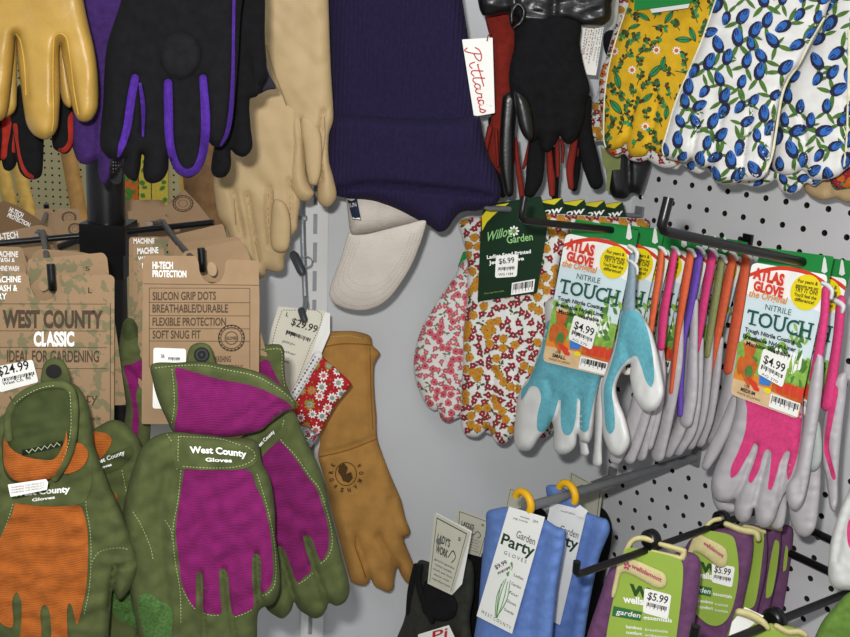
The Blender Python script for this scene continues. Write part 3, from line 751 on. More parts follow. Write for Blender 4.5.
def glove(name_label, root, S_, mat, seed=1, step=3.2, name='glove', extra=()):
    q = MB(); S_.mesh(q, step=step, seed=seed); return q.build(name, [mat] + list(extra), root)
def seamline(S_, q, ln, r=.0006, off=.0004, mi=0): q.tube(S_.on(smooth(P(ln), 3, False), off), r, 6, mi)

# yellow leather glove
pY = Pl(50, 50, .79)
t = thing('leather_glove', 'yellow leather glove hanging in the top left corner', 'glove', pY.pt(np.array([50., 50.])), G3)
out = P('-40,-60 78,-60 81,-20 83.5,0 88,22 94.5,50 98,77 98.3,104 96,113 91.5,119.5 85.7,122 79,120.5 75,115 72,106 66,75 62,56 60.5,43 59,55 60,88 58.5,122 55,133 46.5,139.5 36,136.5 29,129 25.5,120 21,88 17.5,60 15.5,36 13.5,60 10,95 6,116 0,121 -14,122 -40,110')
S_ = Surf(pY, out, .016, 13, [(P('60,40 56,60 55,100'), 3.5, .2), (P('61,40 70,75 77,114'), 3, .3), (P('15,34 24,60 27,100'), 3.5, .2)], wr=.0009, ws=26, seed=3)
g = glove('', t, S_, m_yel, step=3)
q = MB()
for ln in ('60,33 55,36 53.5,48 53,80 53.5,120 52,131', '60,33 66,37 70,58 74,90 78.5,115', '16,34 20,40 24,62 26,95'): seamline(S_, q, ln, .0007)
q.build('seam', [m_yel_s], g)
S2 = Surf(Pl(13, 90, .815), P('8,40 15,35 17,60 17,94 15.4,110 6.6,117 0,112 2,70'), .008, 6); glove('', t, S2, m_yel, name='finger')
S2 = Surf(Pl(66, 85, .812), P('58,45 64,48 70,80 73,102 70,108 64,104 60,92 58,70'), .008, 6); glove('', t, S2, m_yel, name='finger')

# black and red gloves behind the yellow one
pK = Pl(35, 130, .87)
t = thing('work_glove', 'black glove edged in red below the yellow leather glove', 'glove', pK.pt(np.array([35., 130.])), G3)
S_ = Surf(pK, P('12,90 60,85 72,100 76,130 72,148 66,154 59,152 53,147 50,120 46,118 44,140 43,165 41,176 34,179.5 26,178 19,170 14,140'), .012, 9, [(P('47,112 47,150'), 2.5, .4)])
g = glove('', t, S_, m_bk)
q = MB(); S_.patch(q, P('72,112 74,132 71,147 65,152.5 60,152 58,149 64,147 68,140 68,118'), .001); q.build('fourchette', [m_red], g)
q = MB(); S_.patch(q, P('13,124 16,145 20,165 26,176 34,179 34,176 28,172 23,163 19,145 17,124'), .001); q.build('edging', [m_red], g)
t = thing('work_glove', 'black glove with red stripes cut off by the left edge, below the yellow leather glove', 'glove', Pl(5, 130, .9).pt(np.array([5., 130.])), G3)
S_ = Surf(Pl(5, 130, .9), P('-30,90 20,95 22,130 18,150 16,165 10,171 4,169 1,160 -2,168 -12,170 -30,150'), .012, 8, [(P('6,110 4,165'), 2.5, .5)])
g = glove('', t, S_, m_bk)
q = MB(); S_.patch(q, P('3,112 12,112 11,128 8,145 6,158 1,160 2,140'), .0012); q.build('fourchette', [m_red], g)
q = MB(); S_.patch(q, P('13,118 18,118 17,140 15,153 12,152 13,135'), .0012); q.build('edging', [m_red], g)

# purple glove
t = thing('work_glove', 'purple backed glove between the yellow glove and the black purple-seamed glove', 'glove', Pl(95, 80, .86).pt(np.array([95., 80.])), G3)
S_ = Surf(Pl(95, 80, .858), P('76,-60 150,-60 150,60 130,140 118,170 110,178 105,185 100.5,182 98,172 97,160 91,163.5 84.6,164.5 78,161 74,152 71,140 70,122 74,60'), .013, 10, [(P('100,120 98,160'), 3, .4)], wr=.0008)
g = glove('', t, S_, m_pur)
q = MB(); S_.patch(q, P('111,158 120,158 121,182 114,184 110,178'), .0012); q.build('grip_patch', [m_bkl], g)
q = MB()
for i in range(3):
    for j in range(6): S_.decal(q, ell(113.2 + i*2.6, 162 + j*3.4, .7, .7, n=6), .0022)
S_.flush(q)
q.build('grip_dots', [M('grey_dots', '#6c6c70', .5, .05)], g)

# black glove with purple fourchettes
pV = Pl(170, 80, .80)
t = thing('work_glove', 'large black cloth glove with purple seams between the fingers', 'glove', pV.pt(np.array([170., 80.])), G3)
out = P('128,-60 245,-60 246,-20 241,10 238,60 233,118 228,138 221,147 213,146 207,141 206,155 203,166 197,174 188,178 178,174 172,166 169,158 168,170 162,180 152,183.5 145,180 143,170 144,156 142,154 140,170 136,181 128,178 123,170 124,158 118,160 112,158 104,153 100,145 101,125 103,104 104.5,70 107,45 114,22 121,0')
crV = [(P('135,76 130,100 123,140'), 3, .35), (P('141,90 143,135'), 2.5, .5), (P('168,82 169,120 171,155'), 3.5, .35), (P('203,78 207,110 206,140'), 3.5, .35), (P('120,20 150,40 158,60'), 8, .12), (P('206,50 230,30'), 8, .1)]
S_ = Surf(pV, out, .015, 12, crV, wr=.0008, ws=22, seed=5)
g = glove('', t, S_, m_bk, step=3)
q = MB(); S_.patch(q, stroke(P('135,78 131,100 127,128 122,145 118.5,156'), [8, 8.5, 8, 7, 3]), .0022, sm=False); q.build('fourchette', [m_purk], g)
q = MB(); S_.patch(q, stroke(P('140,84 143,105 143,136'), [3, 4.5, 2]), .0022, sm=False); q.build('fourchette', [m_purk], g)
q = MB(); S_.patch(q, stroke(P('168,83 168.5,110 169.5,140 174,160 180,170 188,173 196,169 202,157 205,138 205.5,115 203,78'), [8.5, 9, 8.5, 8, 8, 8, 8, 8.5, 9, 9, 7.5]), .0024, sm=False); q.build('fourchette', [m_purk], g)
q = MB(); S_.patch(q, stroke(P('234,-6 233.5,30 233,70 231,110 227,133 221,145'), [3.2, 3, 3.4, 4.6, 4.2, 2.6]), .0022, sm=False); q.build('fourchette', [m_purk], g)
Sth = Surf(Pl(180, 55, .784), P('160,48 166,36 180,31 194,36 202,50 201,62 196,72 187,79 177,80 167,75 160,64'), .010, 9, seed=2); glove('', t, Sth, m_bk2, name='thumb')

# black gloves behind
t = thing('work_glove', 'black cloth glove behind the large black and purple-seamed glove, right side', 'glove', Pl(245, 80, .845).pt(np.array([245., 80.])), G3)
S_ = Surf(Pl(245, 80, .845), P('232,-60 262,-60 265,-10 265,40 267,72 264,80 261,84 260,92 256,97 250,99 250.5,125 252.5,146 249,153.5 243,157 235,154 231,150 231,166 227,175 221,178 214,176 211,168 215,140 220,60'), .012, 9, [(P('249,60 252,95'), 3, .3), (P('234,100 231,150'), 3, .3)])
glove('', t, S_, m_bk)
t = thing('work_glove', 'dark bluish glove edge in the shadow behind the black gloves, beside the cream glove thumb', 'glove', Pl(268, 85, .9).pt(np.array([268., 85.])), G3)
S_ = Surf(Pl(268, 85, .9), P('254,60 264,62 270,76 276,88 268,90 258,94 252,90'), .006, 5); glove('', t, S_, M('slate_cloth', '#2c2934', .95, .1, 150, .2))

# cream leather gloves
pC = Pl(300, 60, 1.02)
t = thing('leather_glove', 'long cream leather glove hanging beside the purple knit hat', 'glove', pC.pt(np.array([300., 60.])), 'cream leather gloves')
out = P('256,-70 327,-70 328,-20 329.5,30 331,70 333.5,112 333,122 329,135 329,160 334,180 336.5,196 331,205.5 325,207 319.5,203.5 317,196 318.5,170 314,150 309,140 306,150 307,175 312,188 314.5,193.5 309,200.5 302,201 294.5,197 290,188 288.5,170 291,148 289,121 279,97 271,79 264.5,50 262,10')
S_ = Surf(pC, out, .014, 13, [(P('300,119 303,140 312,170'), 3, .4), (P('324,112 320,140 321,180'), 2.4, .5), (P('268,40 282,80 298,112'), 7, .15), (P('300,20 306,70 300,110'), 9, .1)], wr=.0008, ws=28, seed=9)
g = glove('', t, S_, m_cream)
q = MB(); seamline(S_, q, '266,45 274,72 284,98 291,122 292,150', .0007); seamline(S_, q, '300,118 303,140 305,168', .0005); seamline(S_, q, '309,125 311,150 314,172', .0005); seamline(S_, q, '324,112 325,135 321,165', .0005); q.build('seam', [M('cream_seam', '#8c7a58', .8, .05, 60, 0)], g)
S2 = Surf(Pl(315, 155, 1.035), P('301,118 312,118 321,135 321,170 316,185 309,183 304,150'), .006, 5); glove('', t, S2, m_cream, name='finger')

pC2 = Pl(255, 190, 1.06)
t = thing('leather_glove', 'cream leather glove with dark-edged thumb hanging below the black gloves', 'glove', pC2.pt(np.array([255., 190.])), 'cream leather gloves')
out = P('236,85 275,84 300,95 302,150 301,200 298,220 297.5,229 292,235 287.5,238 289,247 284.5,257 284,268 279,272 271,271.5 266.5,270 265,276 259,279 250,272 240,262 232,245 226,228 219,218 216,205 213.5,178 219,150 230,120')
S_ = Surf(pC2, out, .014, 12, [(P('233,191 236,205 242,235'), 3, .45), (P('247,195 251,220 258,262'), 2.6, .5), (P('269,188 268,215 271,245'), 2.6, .45), (P('289,180 291,210 290,232'), 2.2, .4), (P('240,150 250,175 262,185'), 8, .12)], wr=.0008, ws=24, seed=7)
g = glove('', t, S_, m_cream)
q = MB()
for ln in ('233,191 234.5,205 236,225', '247,194 250,212 255,240 260,262', '269,188 268,205 269,225 271,240', '273,190 274,215 276,240', '289,180 290,205 289.5,228'): seamline(S_, q, ln, .00055)
q.build('seam', [M('cream_seam', '#8c7a58', .8, .05, 60, 0)], g)
Sth = Surf(Pl(270, 130, 1.045), P('248,102 254,95 264,90 276,87 292,100 298,130 298,160 291,175 287,177.5 280,177.5 273,172 264,155 257.5,137 252,118'), .009, 10, seed=3); th = glove('', t, Sth, m_cream, name='thumb')
q = MB(); q.tube(Sth.on(smooth(P('248.5,103 252.5,118 258,136.5 264.5,154 273.5,171.5 280,177 289,177'), 3, False), .0004), .0007, 6); q.build('seam', [m_seam], th)
Sf = Surf(Pl(280, 235, 1.045), P('274,200 284,202 290,218 290,240 287,250 280,252.5 273,249.5 270.5,240 271,220'), .007, 7); glove('', t, Sf, m_cream, name='finger')

# ================================================================== purple knit hat and pale cap
m_beanie = M('purple_rib_knit', '#1d1536', .95, .2, 260, .5, 70, kind='rib')
pH = Pl(400, 120, 1.09)
t = thing('knit_hat', 'dark purple ribbed knit hat with a deep cuff, over the pale cap', 'hat', pH.pt(np.array([400., 120.])))
S_ = Surf(pH, P('330,-80 456,-80 460,-20 467,30 476,90 480,128 474,140 420,150 350,140 326,128 328,60'), .024, 22, [(P('390,-60 398,30 396,110'), 14, .08)], wr=.0008, ws=40, seed=2)
glove('', t, S_, m_beanie, step=3.6, name='crown')
outc = P('328.5,118 345,114 400,117 450,118 478,116 482,130 488,155 494,166 498,177 501.5,192 499,200 494,205.5 485,208.5 476,211 467,211 460,213 454,219 448,228 443,231.5 437,231.5 431,227 424,223 412,217 400,211 388,206 376,202 363,200 352,199 341,197 330,194 323.5,190.5 320,183 322,165 325,139')
S_ = Surf(Pl(400, 120, 1.075), outc, .026, 14, [(P('337,190.5 352,187 369,184.5 400,185.5 425,188 455,191 475,193.5 490,197'), 3.2, .42)], wr=.0006, ws=36, seed=8)
glove('', t, S_, m_beanie, step=3.2, name='cuff')
m_cap = M('pale_cap_cloth', '#c2b9af', .9, .05, 60, .5, 520)
m_capn = M('navy_label', '#1d2740', .8, .1, 100, .1)
pCap = Pl(385, 220, 1.119)
t = thing('baseball_cap', 'pale beige cap hanging peak down under the purple knit hat', 'cap', pCap.pt(np.array([385., 220.])))
S_ = Surf(pCap, P('345,150 440,150 436,180 432,205 427,222 415,224 400,226.5 381,231 365,234 354,235 350,231 348,215 346,195'), .022, 16, [(P('380,232 384,190 390,160'), 3, .08)], wr=.0006, ws=30)
g = glove('', t, S_, m_cap, name='crown')
q = MB(); S_.patch(q, P('347.3,200 357,199 361.3,220.5 352.5,219.5'), .0015, sm=False); lb = q.build('label', [m_capn], g)
q = MB(); ink(q, S_.on, 'SUN', (349, 207.5), (356.5, 206.3), (-.6, -4), 0, 0, off=.0022); S_.patch(q, P('352.5,217.3 360,217.8 360.6,219.6 352.8,218.8'), .002, sm=False); q.build('label_print', [m_paper], lb)
Sv = Surf(Pl(380, 270, 1.098, lean=-6), P('349,232 352,234.5 366,234 385,229.5 405,224.5 425.5,220.5 424,232 416,255 410,268 400.4,283.5 391,296 381.6,304 372,308.5 362,310.5 350,309.5 341,307 333,302.5 329.5,296.5 329.7,290 334,276 341,258'), .007, 26, [], wr=.0003, ws=40)
v_ = glove('', t, Sv, m_cap, name='peak')
q = MB()
for k in range(4):
    f = .94 - k*.09; b = P('424,232 416,255 400.4,283.5 381.6,304 362,310.5 341,307 329.7,292 341,258 349,236'); cc = np.array([385., 236.]); Sv.stitch(q, cc + (b - cc)*f, 1.5, 1.2, .5, .0005)
q.build('stitching', [M('cap_thread', '#a59c93', .9, .03)], v_)

# ================================================================== black and red gloves with swing tags
m_redf = M('red_fleece', '#7c2218', .95, .15, 180, .5, 900)
pP = Pl(540, 90, 1.08)
t = thing('winter_gloves', 'black leather and red fleece gloves with a white swing tag in red script', 'gloves', pP.pt(np.array([540., 90.])))
Sr = Surf(Pl(505, 60, 1.10), P('481,-10 484,8 485,18 489.6,37 492.6,52 493.7,75 493,102 490,120 487,134 489,160 497,172 506,180 515,160 514,110 512,70 519,31 516,10 512,-10'), .011, 10, wr=.001, ws=14); rl = glove('', t, Sr, m_redf, name='fleece_lining')
def finger(par, path, w, Z, mat, T=.008, name='finger'):
    p = P(path); o = stroke(p, w); s_ = Surf(Pl(p[0, 0], p[0, 1], Z), o, T, max(2.5, min(w)/2 if hasattr(w, '__len__') else w/2), sm=False); q = MB(); s_.mesh(q, step=2.6); return q.build(name, [mat], par), s_
body = Surf(Pl(545, 80, 1.065), P('516,24 530,16 560,14 580,22 580,45 583,62 589,84 590,92 586,100 584,120 577,138 573,142 568,144.5 563,141 560,136 556,142 551,150 546,152.5 541,149 538,138 536,140 532,142 526,139 520,128 517,112 512,100 509,80 510,66 514,48'), .014, 12, [(P('540,95 541,145'), 3, .25), (P('557,96 559,138'), 3, .25), (P('518,90 526,105 530,135'), 3, .25)], wr=.0008, ws=16, seed=4)
g = glove('', t, body, m_bk)
Sth = Surf(Pl(526, 110, 1.048), P('514,92 520,92 528,100 533,118 534,134 531,141 525,138 519,126'), .008, 6); glove('', t, Sth, m_bkl, name='thumb')
cuff = Surf(Pl(545, 5, 1.05), P('476,-30 612,-30 612,6 610,20 600,26 582,26 566,22 552,32 545,35 536,30 527,27 517,24 510,14 484,16 478,2'), .016, 9, [(P('512,-20 516,20'), 4, .3), (P('556,-20 552,28'), 4, .25)], wr=.0012, ws=12, seed=6); glove('', t, cuff, m_bkl, name='cuff')
q = MB(); kn = Surf(Pl(517, 18, 1.03), stroke(P('512,24 512,12 518,4 524,10 521,22 514,27'), 5), .006, 2.5, sm=False); kn.mesh(q, step=2.5); q.build('strap', [m_bkl], t)
finger(t, '510,100 507,140 507,170 509,192', [16, 15, 14, 10], 1.085, m_bkl)
finger(t, '492,120 494,145 500,185 503,195', [8, 9, 9, 6], 1.12, m_bk)
finger(t, '538,135 536,160 534,180 530,192', [16, 18, 17, 12], 1.09, m_bk)
finger(t, '586,100 584,130 590,160 596,182', [12, 16, 18, 15], 1.09, m_bk, .01)
for pth, w in [('516,138 517,155 520,180 522.5,199', [2.5, 4.5, 6, 6]), ('531,142 527,158 523.5,168', [6, 5, 3]), ('490,128 487,142 485,155', [6, 5, 4]), ('496,130 497,150 498,166', [3.5, 3.5, 3]), ('549,148 550,165 551.5,180 552,194', [6, 7, 8, 6]), ('557,138 557.5,158 557.8,176', [5, 5, 4]), ('562,140 563,150 562.5,162', [4, 4, 3]), ('575,138 572,155 570,170 571,187', [7, 8, 8, 6]), ('578,126 579,145 577.5,156', [3, 3, 2])]:
    finger(t, pth, w, 1.10, m_redf, .006, 'fleece_fourchette')
finger(t, '576,140 577,165 574,188', [6, 8, 7], 1.125, m_bk)
finger(t, '555,150 555,180 555,198', [7, 8, 6], 1.125, m_bk)
pT1 = Pl(478, 78, 1.06); c = card(t, pT1, P('462,39.5 492.6,37.5 494.8,113 474,116.5'), name='swing_tag', mat=m_paper, th=.0006, r=1)
q = MB(); m_rink = M('red_ink', '#b8252c', .7, .05)
SCR = [[(-.06,.1),(-.03,-.12),(.03,.3),(.08,.95)], [(-.04,.72),(.02,.98),(.13,1.02),(.19,.85),(.14,.62),(.06,.52)], [(.19,.42),(.2,.1),(.23,.0),(.28,.14)], [(.235,.62),(.245,.66)],
 [(.36,.88),(.32,.12),(.35,0),(.41,.14)], [(.24,.60),(.42,.66),(.60,.70)], [(.48,.9),(.44,.12),(.47,0),(.53,.14)], [(.63,.38),(.58,.44),(.54,.2),(.57,.02),(.61,.12),(.64,.42),(.63,.1),(.66,.02),(.70,.16)],
 [(.70,.16),(.72,.44),(.74,.36),(.78,.38),(.76,.1),(.79,.02),(.83,.16)], [(.88,.38),(.84,.44),(.81,.2),(.84,.02),(.88,.14),(.94,.92),(.89,.12),(.92,.02),(.96,.14)], [(.96,.14),(1.0,.44),(1.02,.2),(.99,.02),(.95,.06)]]
b0_, b1_, bu_ = np.array([466.5, 52.]), np.array([480., 112.]), np.array([13., -2.9])
for i_, k_ in enumerate(SCR): flat(q, pT1.on, stroke(np.array([b0_ + (b1_-b0_)*x_ + bu_*y_ for x_, y_ in k_]), 1.15, 1.2), 0, .001 + i_*.00002)
q.build('lettering', [m_rink], c)
q = MB(); q.tube([pT1.pt(np.array([487., 41.]), .001), pT1.pt(np.array([488., 36.]), .006), pT1.pt(np.array([490.5, 33.]), .002)], .0006, 6); q.build('string', [m_redf], c)
pT2 = Pl(592, 50, 1.095); c = card(t, pT2, P('583.5,20 604.5,22 596,75.5 575,73'), name='swing_tag', mat=m_paper, th=.0006, r=1)
q = MB()
for k in range(7): ink(q, pT2.on, ('Glove leather', 'by the finest', 'and water', 'resistant', 'finish', 'crafted', 'tannery')[k], (601.5 - k*2.6, 28 + (k % 3)), (595.5 - k*2.5, 66 - (k*5) % 13), (1.5, .2), 0 if k != 4 else 1, 0, off=.001)
q.build('lettering', [m_black, m_rink], c)

# dark gloves further back beside the yellow flowered gloves
pD = Pl(620, 140, 1.16)
t = thing('winter_gloves', 'black gloves with an olive cloth label hanging left of and behind the yellow flowered gloves', 'gloves', pD.pt(np.array([620., 140.])))
S_ = Surf(pD, P('632,25 640,28 650,60 658,120 652,160 645,185 640,195 632,193 628,197 622,199 612,196 608,185 606,165 608,135 618,90 626,50'), .012, 8, [(P('628,150 629,190'), 3, .4)]); glove('', t, S_, m_bkl)
S2 = Surf(Pl(610, 44, 1.13), P('604,34 610,30 617,32 618,50 614,57 607,56 603.5,46'), .008, 5); glove('', t, S2, m_bk, name='thumb')
pL = Pl(610, 165, 1.145); q = MB(); q.slab(pL, rpoly(P('600.5,146 607,152 621,153.5 620.2,169.5 612,170 609,192 606,190.5 607,170 602.5,165'), 1), 0, .001); q.build('label', [M('olive_label', '#7b8450', .85, .1, 90, .1)], t)
q = MB(); pg_ = Pl(615, 20, 1.15); q.slab(pg_, P('606,-10 622,-10 622,14 611,31 604,24'), 0, .0008); q.build('swing_tag', [M('grey_paper', '#a9a99c', .8, .05)], t)
# ================================================================== printed cloth
m_wcl = M('white_cotton', '#dcdad6', .9, .04, 120, .25, 1200)
m_ycl = M('yellow_cotton', '#d2a61e', .9, .08, 120, .25, 1200)
p_navy = M('print_navy', '#23233f', .9, .1, 300, .1); p_blue = M('print_blue', '#2f63ad', .9, .25, 420, .1); p_grn = M('print_green', '#4a6e2e', .9, .25, 300, .1)
p_dgrn = M('print_dark_green', '#41562a', .9, .25, 300, .1); p_egrn = M('print_emerald', '#2f8a50', .9, .15, 300, .1); p_gold = M('print_gold', '#b5822a', .9, .2, 300, .1)
p_red = M('print_dark_red', '#8f2430', .9, .2, 300, .1); p_pink = M('print_pink', '#c9606c', .9, .25, 400, .1); p_blk = M('print_outline', '#3b3420', .9, .1, 300, .1)
p_org = M('print_orange', '#c8631c', .9, .1, 300, .1); p_wht = M('print_white', '#e6e4de', .9, .05, 300, .1); p_teal = M('print_teal', '#7f9fa6', .9, .2, 300, .1)
m_pipe = M('cream_piping', '#d8d3b4', .85, .1, 300, .2)
def xf(sh, x, y, a, s=1.):
    c, k = math.cos(a), math.sin(a); sh = np.asarray(sh, float) * s
    return np.stack([x + sh[:, 0]*c - sh[:, 1]*k, y + sh[:, 0]*k + sh[:, 1]*c], 1)
LEAF = np.array([[t, .5*math.sin(math.pi*t)**.8*.36] for t in np.linspace(0, 1, 7)] + [[t, -.5*math.sin(math.pi*t)**.8*.36] for t in np.linspace(1, 0, 7)[1:-1]])
BUD = np.array([[-.52, 0], [-.47, .17], [-.28, .29], [0, .33], [.25, .28], [.42, .19], [.56, .05], [.5, -.08], [.42, -.17], [.2, -.28], [0, -.33], [-.28, -.29], [-.47, -.17]])
def tulip(S_, q, x, y, L, a, rr, o=0.):
    for da, k in ((2.5, .95), (-2.4, .85), (1.3, .6 if rr.random() < .35 else .2)):
        S_.decal(q, xf(LEAF*np.array([1, .72]), x - math.cos(a)*L*.35, y - math.sin(a)*L*.35, a + da + rr.uniform(-.3, .3), L*k*1.12)*1.0, .0003+o, 3)
    S_.decal(q, xf(BUD, x, y, a, L), .0005+o, 1)
    S_.decal(q, xf(BUD*np.array([.78, .66]), x + math.cos(a)*L*.13 - math.sin(a)*L*.06, y + math.sin(a)*L*.13 + math.cos(a)*L*.06, a, L), .0007+o, 2)
    for k in (-1, 1): S_.decal(q, stroke(xf(np.array([[.12, .05*k], [.28, .09*k], [.46, .03*k]]), x, y, a, L), max(.5, L*.04), 2.), .0009+o, 1)
def tulips(S_, q, dmin, seed, L=(9.5, 13), o=0.):
    rr = random.Random(seed)
    for i, (x, y) in enumerate(scatter(S_.out, dmin, 1500, rr, 2.)): tulip(S_, q, x, y, rr.uniform(*L), rr.choice((-1.2, -2.0, -.7, 1.9, -1.6, 2.3)) + rr.uniform(-.35, .35), rr, o + i*4e-6)
TM = [m_wcl, p_navy, p_blue, p_grn]
def sprigs(S_, q, dmin, seed):
    rr = random.Random(seed)
    for i, (x, y) in enumerate(scatter(S_.out, dmin, 900, rr, 1.5)):
        a = rr.uniform(-2.4, -.7) if rr.random() < .7 else rr.uniform(0, 6.28); k = rr.random(); o = i*4e-6
        if k < .2:
            L = rr.uniform(13, 21); sh = xf(LEAF, x - math.cos(a)*L/2, y - math.sin(a)*L/2, a, L)
            S_.decal(q, sh*1.0, .0003+o, 2); S_.decal(q, x0_in(sh, .84), .0005+o, 3)
            S_.decal(q, stroke(np.array([[x - math.cos(a)*L*.45, y - math.sin(a)*L*.45], [x, y], [x + math.cos(a)*L*.45, y + math.sin(a)*L*.45]]), .7, 3), .0007+o, 2)
        elif k < .30:
            for j in range(9): S_.decal(q, xf(LEAF*np.array([1, 1.1]), x, y, j*.698, 4.6), .0004+o, 4)
            S_.decal(q, ell(x, y, 2.1, 2.1, n=10), .0006+o, 5)
        else:
            L = rr.uniform(10, 18); e = np.array([x + math.cos(a)*L/2, y + math.sin(a)*L/2]); b = np.array([x - math.cos(a)*L/2, y - math.sin(a)*L/2])
            S_.decal(q, stroke(np.array([b, (b+e)/2 + rr.uniform(-1, 1), e]), .8, 3), .0003+o, 2)
            for j in range(10):
                t = rr.uniform(.15, 1); p = b + (e - b)*t; aa = a + rr.choice((-1, 1))*rr.uniform(.5, 1.2)
                S_.decal(q, xf(LEAF*np.array([1, 1.8]), p[0], p[1], aa, rr.uniform(3.4, 6.)), .0004+o, (6, 3, 2)[j % 3])
def x0_in(sh, k): c = sh.mean(0); return c + (sh - c)*k
YM = [m_ycl, m_pipe, p_blk, p_egrn, p_wht, p_org, p_dgrn]
def blossoms(S_, q, dmin, seed, big=1, small=2, leaf=3, dot=4, R=4.4, o=0.):
    """gold flowers among small red ones (or pink roses with leaves)"""
    rr = random.Random(seed)
    for i, (x, y) in enumerate(scatter(S_.out, dmin, 2600, rr, .8)):
        k = rr.random(); a = rr.uniform(0, 6.28); oo = .0003 + o + i*2e-6
        for j in range(2): S_.decal(q, xf(LEAF*np.array([1, 1.2]), x, y, a + j*2.3 + .8, R*1.35), oo, leaf)
        if k < .38:
            for j in range(5): S_.decal(q, ell(x + R*.55*math.cos(a+j*1.257), y + R*.55*math.sin(a+j*1.257), R*.55, R*.55, n=8), oo+.0002, big)
            S_.decal(q, ell(x, y, R*.3, R*.3, n=7), oo+.0004, dot)
        elif k < .9:
            r = R*.5
            for j in range(4): S_.decal(q, ell(x + r*.8*math.cos(a+j*1.57), y + r*.8*math.sin(a+j*1.57), r*.85, r*.85, n=7), oo+.0002, small)
            S_.decal(q, ell(x, y, r*.3, r*.3, n=6), oo+.0004, 0)
        else:
            for j in range(3): S_.decal(q, ell(x + rr.uniform(-3, 3), y + rr.uniform(-3, 3), .8, .8, n=6), oo, small if j else leaf)
FM = [m_wcl, p_gold, p_red, p_dgrn, p_org]
PM = [m_wcl, p_pink, p_pink, M('print_sage', '#4f7f58', .9, .2, 300, .1), p_red]
m_hdr = M('green_header', '#1f7d3a', .5, .06, 30, .02)
m_hdr_d = M('dark_green_card', '#0f2c19', .5, .06, 30, .02)
m_clip = M('clear_strip', '#d4d6d0', .4, .03, 30, .02)

def printed(root, pl, out, T, R, cr, deco, mats, seed=1, wr=.0006, ws=20, name='glove'):
    S_ = Surf(pl, P(out), T, R, cr, wr=wr, ws=ws, seed=seed); q = MB(); S_.mesh(q, step=3.0, seed=seed); deco(S_, q); S_.flush(q); return q.build(name, mats, root), S_
def piping(S_, root, ln, r=.0011, off=.0008, name='piping', mat=None):
    q = MB(); p = smooth(P(ln), 2.5, False); q.tube(S_.on(p, off), r, 7); return q.build(name, mat or m_pipe, root)
GF = 'flower printed cotton gloves at the top right'

# ------------------------------------------------------------------ yellow sprigged gloves and the ones behind them
pF0 = row(640, 100, 1.072)
t = thing('cotton_gloves', 'white cotton gloves with small red and gold flowers peeping out left of the yellow pair', 'gloves', pF0.pt(np.array([600., 110.])), GF)
printed(t, pF0, '625,-30 660,-30 660,120 640,150 628,149 615,146 601,141.5 592,142 584.5,140 582.5,136 588,117 599,88 608,50 617,18', .008, 6, [], lambda s, q: blossoms(s, q, 5.4, 3, R=3.8), FM)
pF1 = row(640, 100, 1.045)
t = thing('cotton_gloves', 'yellow cotton gloves printed with green sprigs and white daisies, beside the blue tulip gloves', 'gloves', pF1.pt(np.array([640., 80.])), GF)
g, S_ = printed(t, pF1, '632,-40 720,-40 718,0 705,60 690,120 676,158 665,156 656,153 650,149 646,155 638,157 631,156 627,149 626,143 622,147 612,150 605,148.5 603.3,140 603.6,99 610,59 626.6,6.6', .011, 8,
    [(P('626,143 629,125 636,95'), 2.6, .4), (P('650,149 652,130 657,100'), 2.6, .4), (P('640,100 648,60'), 6, .1)], lambda s, q: sprigs(s, q, 9.8, 5), YM, seed=4)
piping(S_, g, '628,4 620,28 611,58 606,85 604.2,108 604,140 606,147.5', .0012)
c = MB(); c.slab(rowat(640, 100, 1.035, 660, 4), P('636,-40 735,-40 690,3.4 634,10.5'), .012, .0012); c.build('header_card', [m_hdr], t)
c = MB(); c.slab(rowat(640, 100, 1.035, 660, 10), P('650,9 690,3.6 688,8 652,13'), .0136, .0006); c.build('clear_strip', [m_clip], t)
t = thing('cotton_gloves', 'white gloves with red piping peeping out beneath the yellow sprigged pair', 'gloves', row(640, 100, 1.06).pt(np.array([625., 145.])), GF)
g, S2 = printed(t, row(640, 100, 1.06), '606,60 690,60 690,150 676,166 664,168 652,163 648,160 640,162 630,160 624,154 616,157 608,153 604,147', .008, 6, [], lambda s, q: (blossoms(s, q, 7, 13, R=3.6)), [m_wcl, p_org, p_red, p_dgrn, p_navy])
piping(S2, g, '606,149 610,153 617,154.5 624,151', .0008, mat=p_red)

# ------------------------------------------------------------------ blue tulip gloves
pT = row(735, 90, .93)
tT1 = thing('cotton_gloves', 'white cotton gloves printed with blue tulips, next to the yellow pair', 'gloves', pT.pt(np.array([735., 90.])), GF)
g, S_ = printed(tT1, pT, '722,-40 835,-40 826,14 812,40 800,63 790,75 784,84 780,100 776,118 773,140 771,158 768,170 765,176 760,179.5 752,180.5 746,181 740,180.5 736,183 726,184 717,182.5 712,177 711,166 704,168 697,166 691,158 686,162 676,161 668,159 662.5,154 661.5,146 666,132 672,110 679,91 690,66 701,40 715,0', .013, 9,
    [(P('711,166 714,145 722,115'), 2.6, .45), (P('691,158 694,140 700,112'), 2.4, .45), (P('740,181 744,150 752,110'), 2.4, .4), (P('760,180 764,150 772,115'), 2.4, .35), (P('720,30 716,80 712,120'), 7, .1)], lambda s, q: tulips(s, q, 14.6, 11, L=(13.5, 18.5)), TM, seed=6)
piping(S_, g, '716,0 702,40 691,66 680,91 673,110 667,132 662.5,148 664,155', .0011)
piping(S_, g, '824,18 810,42 799,64 789,78 783,92 779,112 776,132 772,155 766,172', .0012)
c = MB(); c.slab(row(760, 2, .918), P('718,-40 830,-40 800,2.5 795,6 735,-2 718,-6'), .014, .0012); hc = c.build('header_card', [m_hdr], tT1)
c = MB(); c.slab(row(750, 15, .918), P('733,11 758,13.5 757,19.5 734,17'), .0145, .0008); c.build('clear_strip', [m_clip], tT1)
pT2 = row(810, 90, .905)
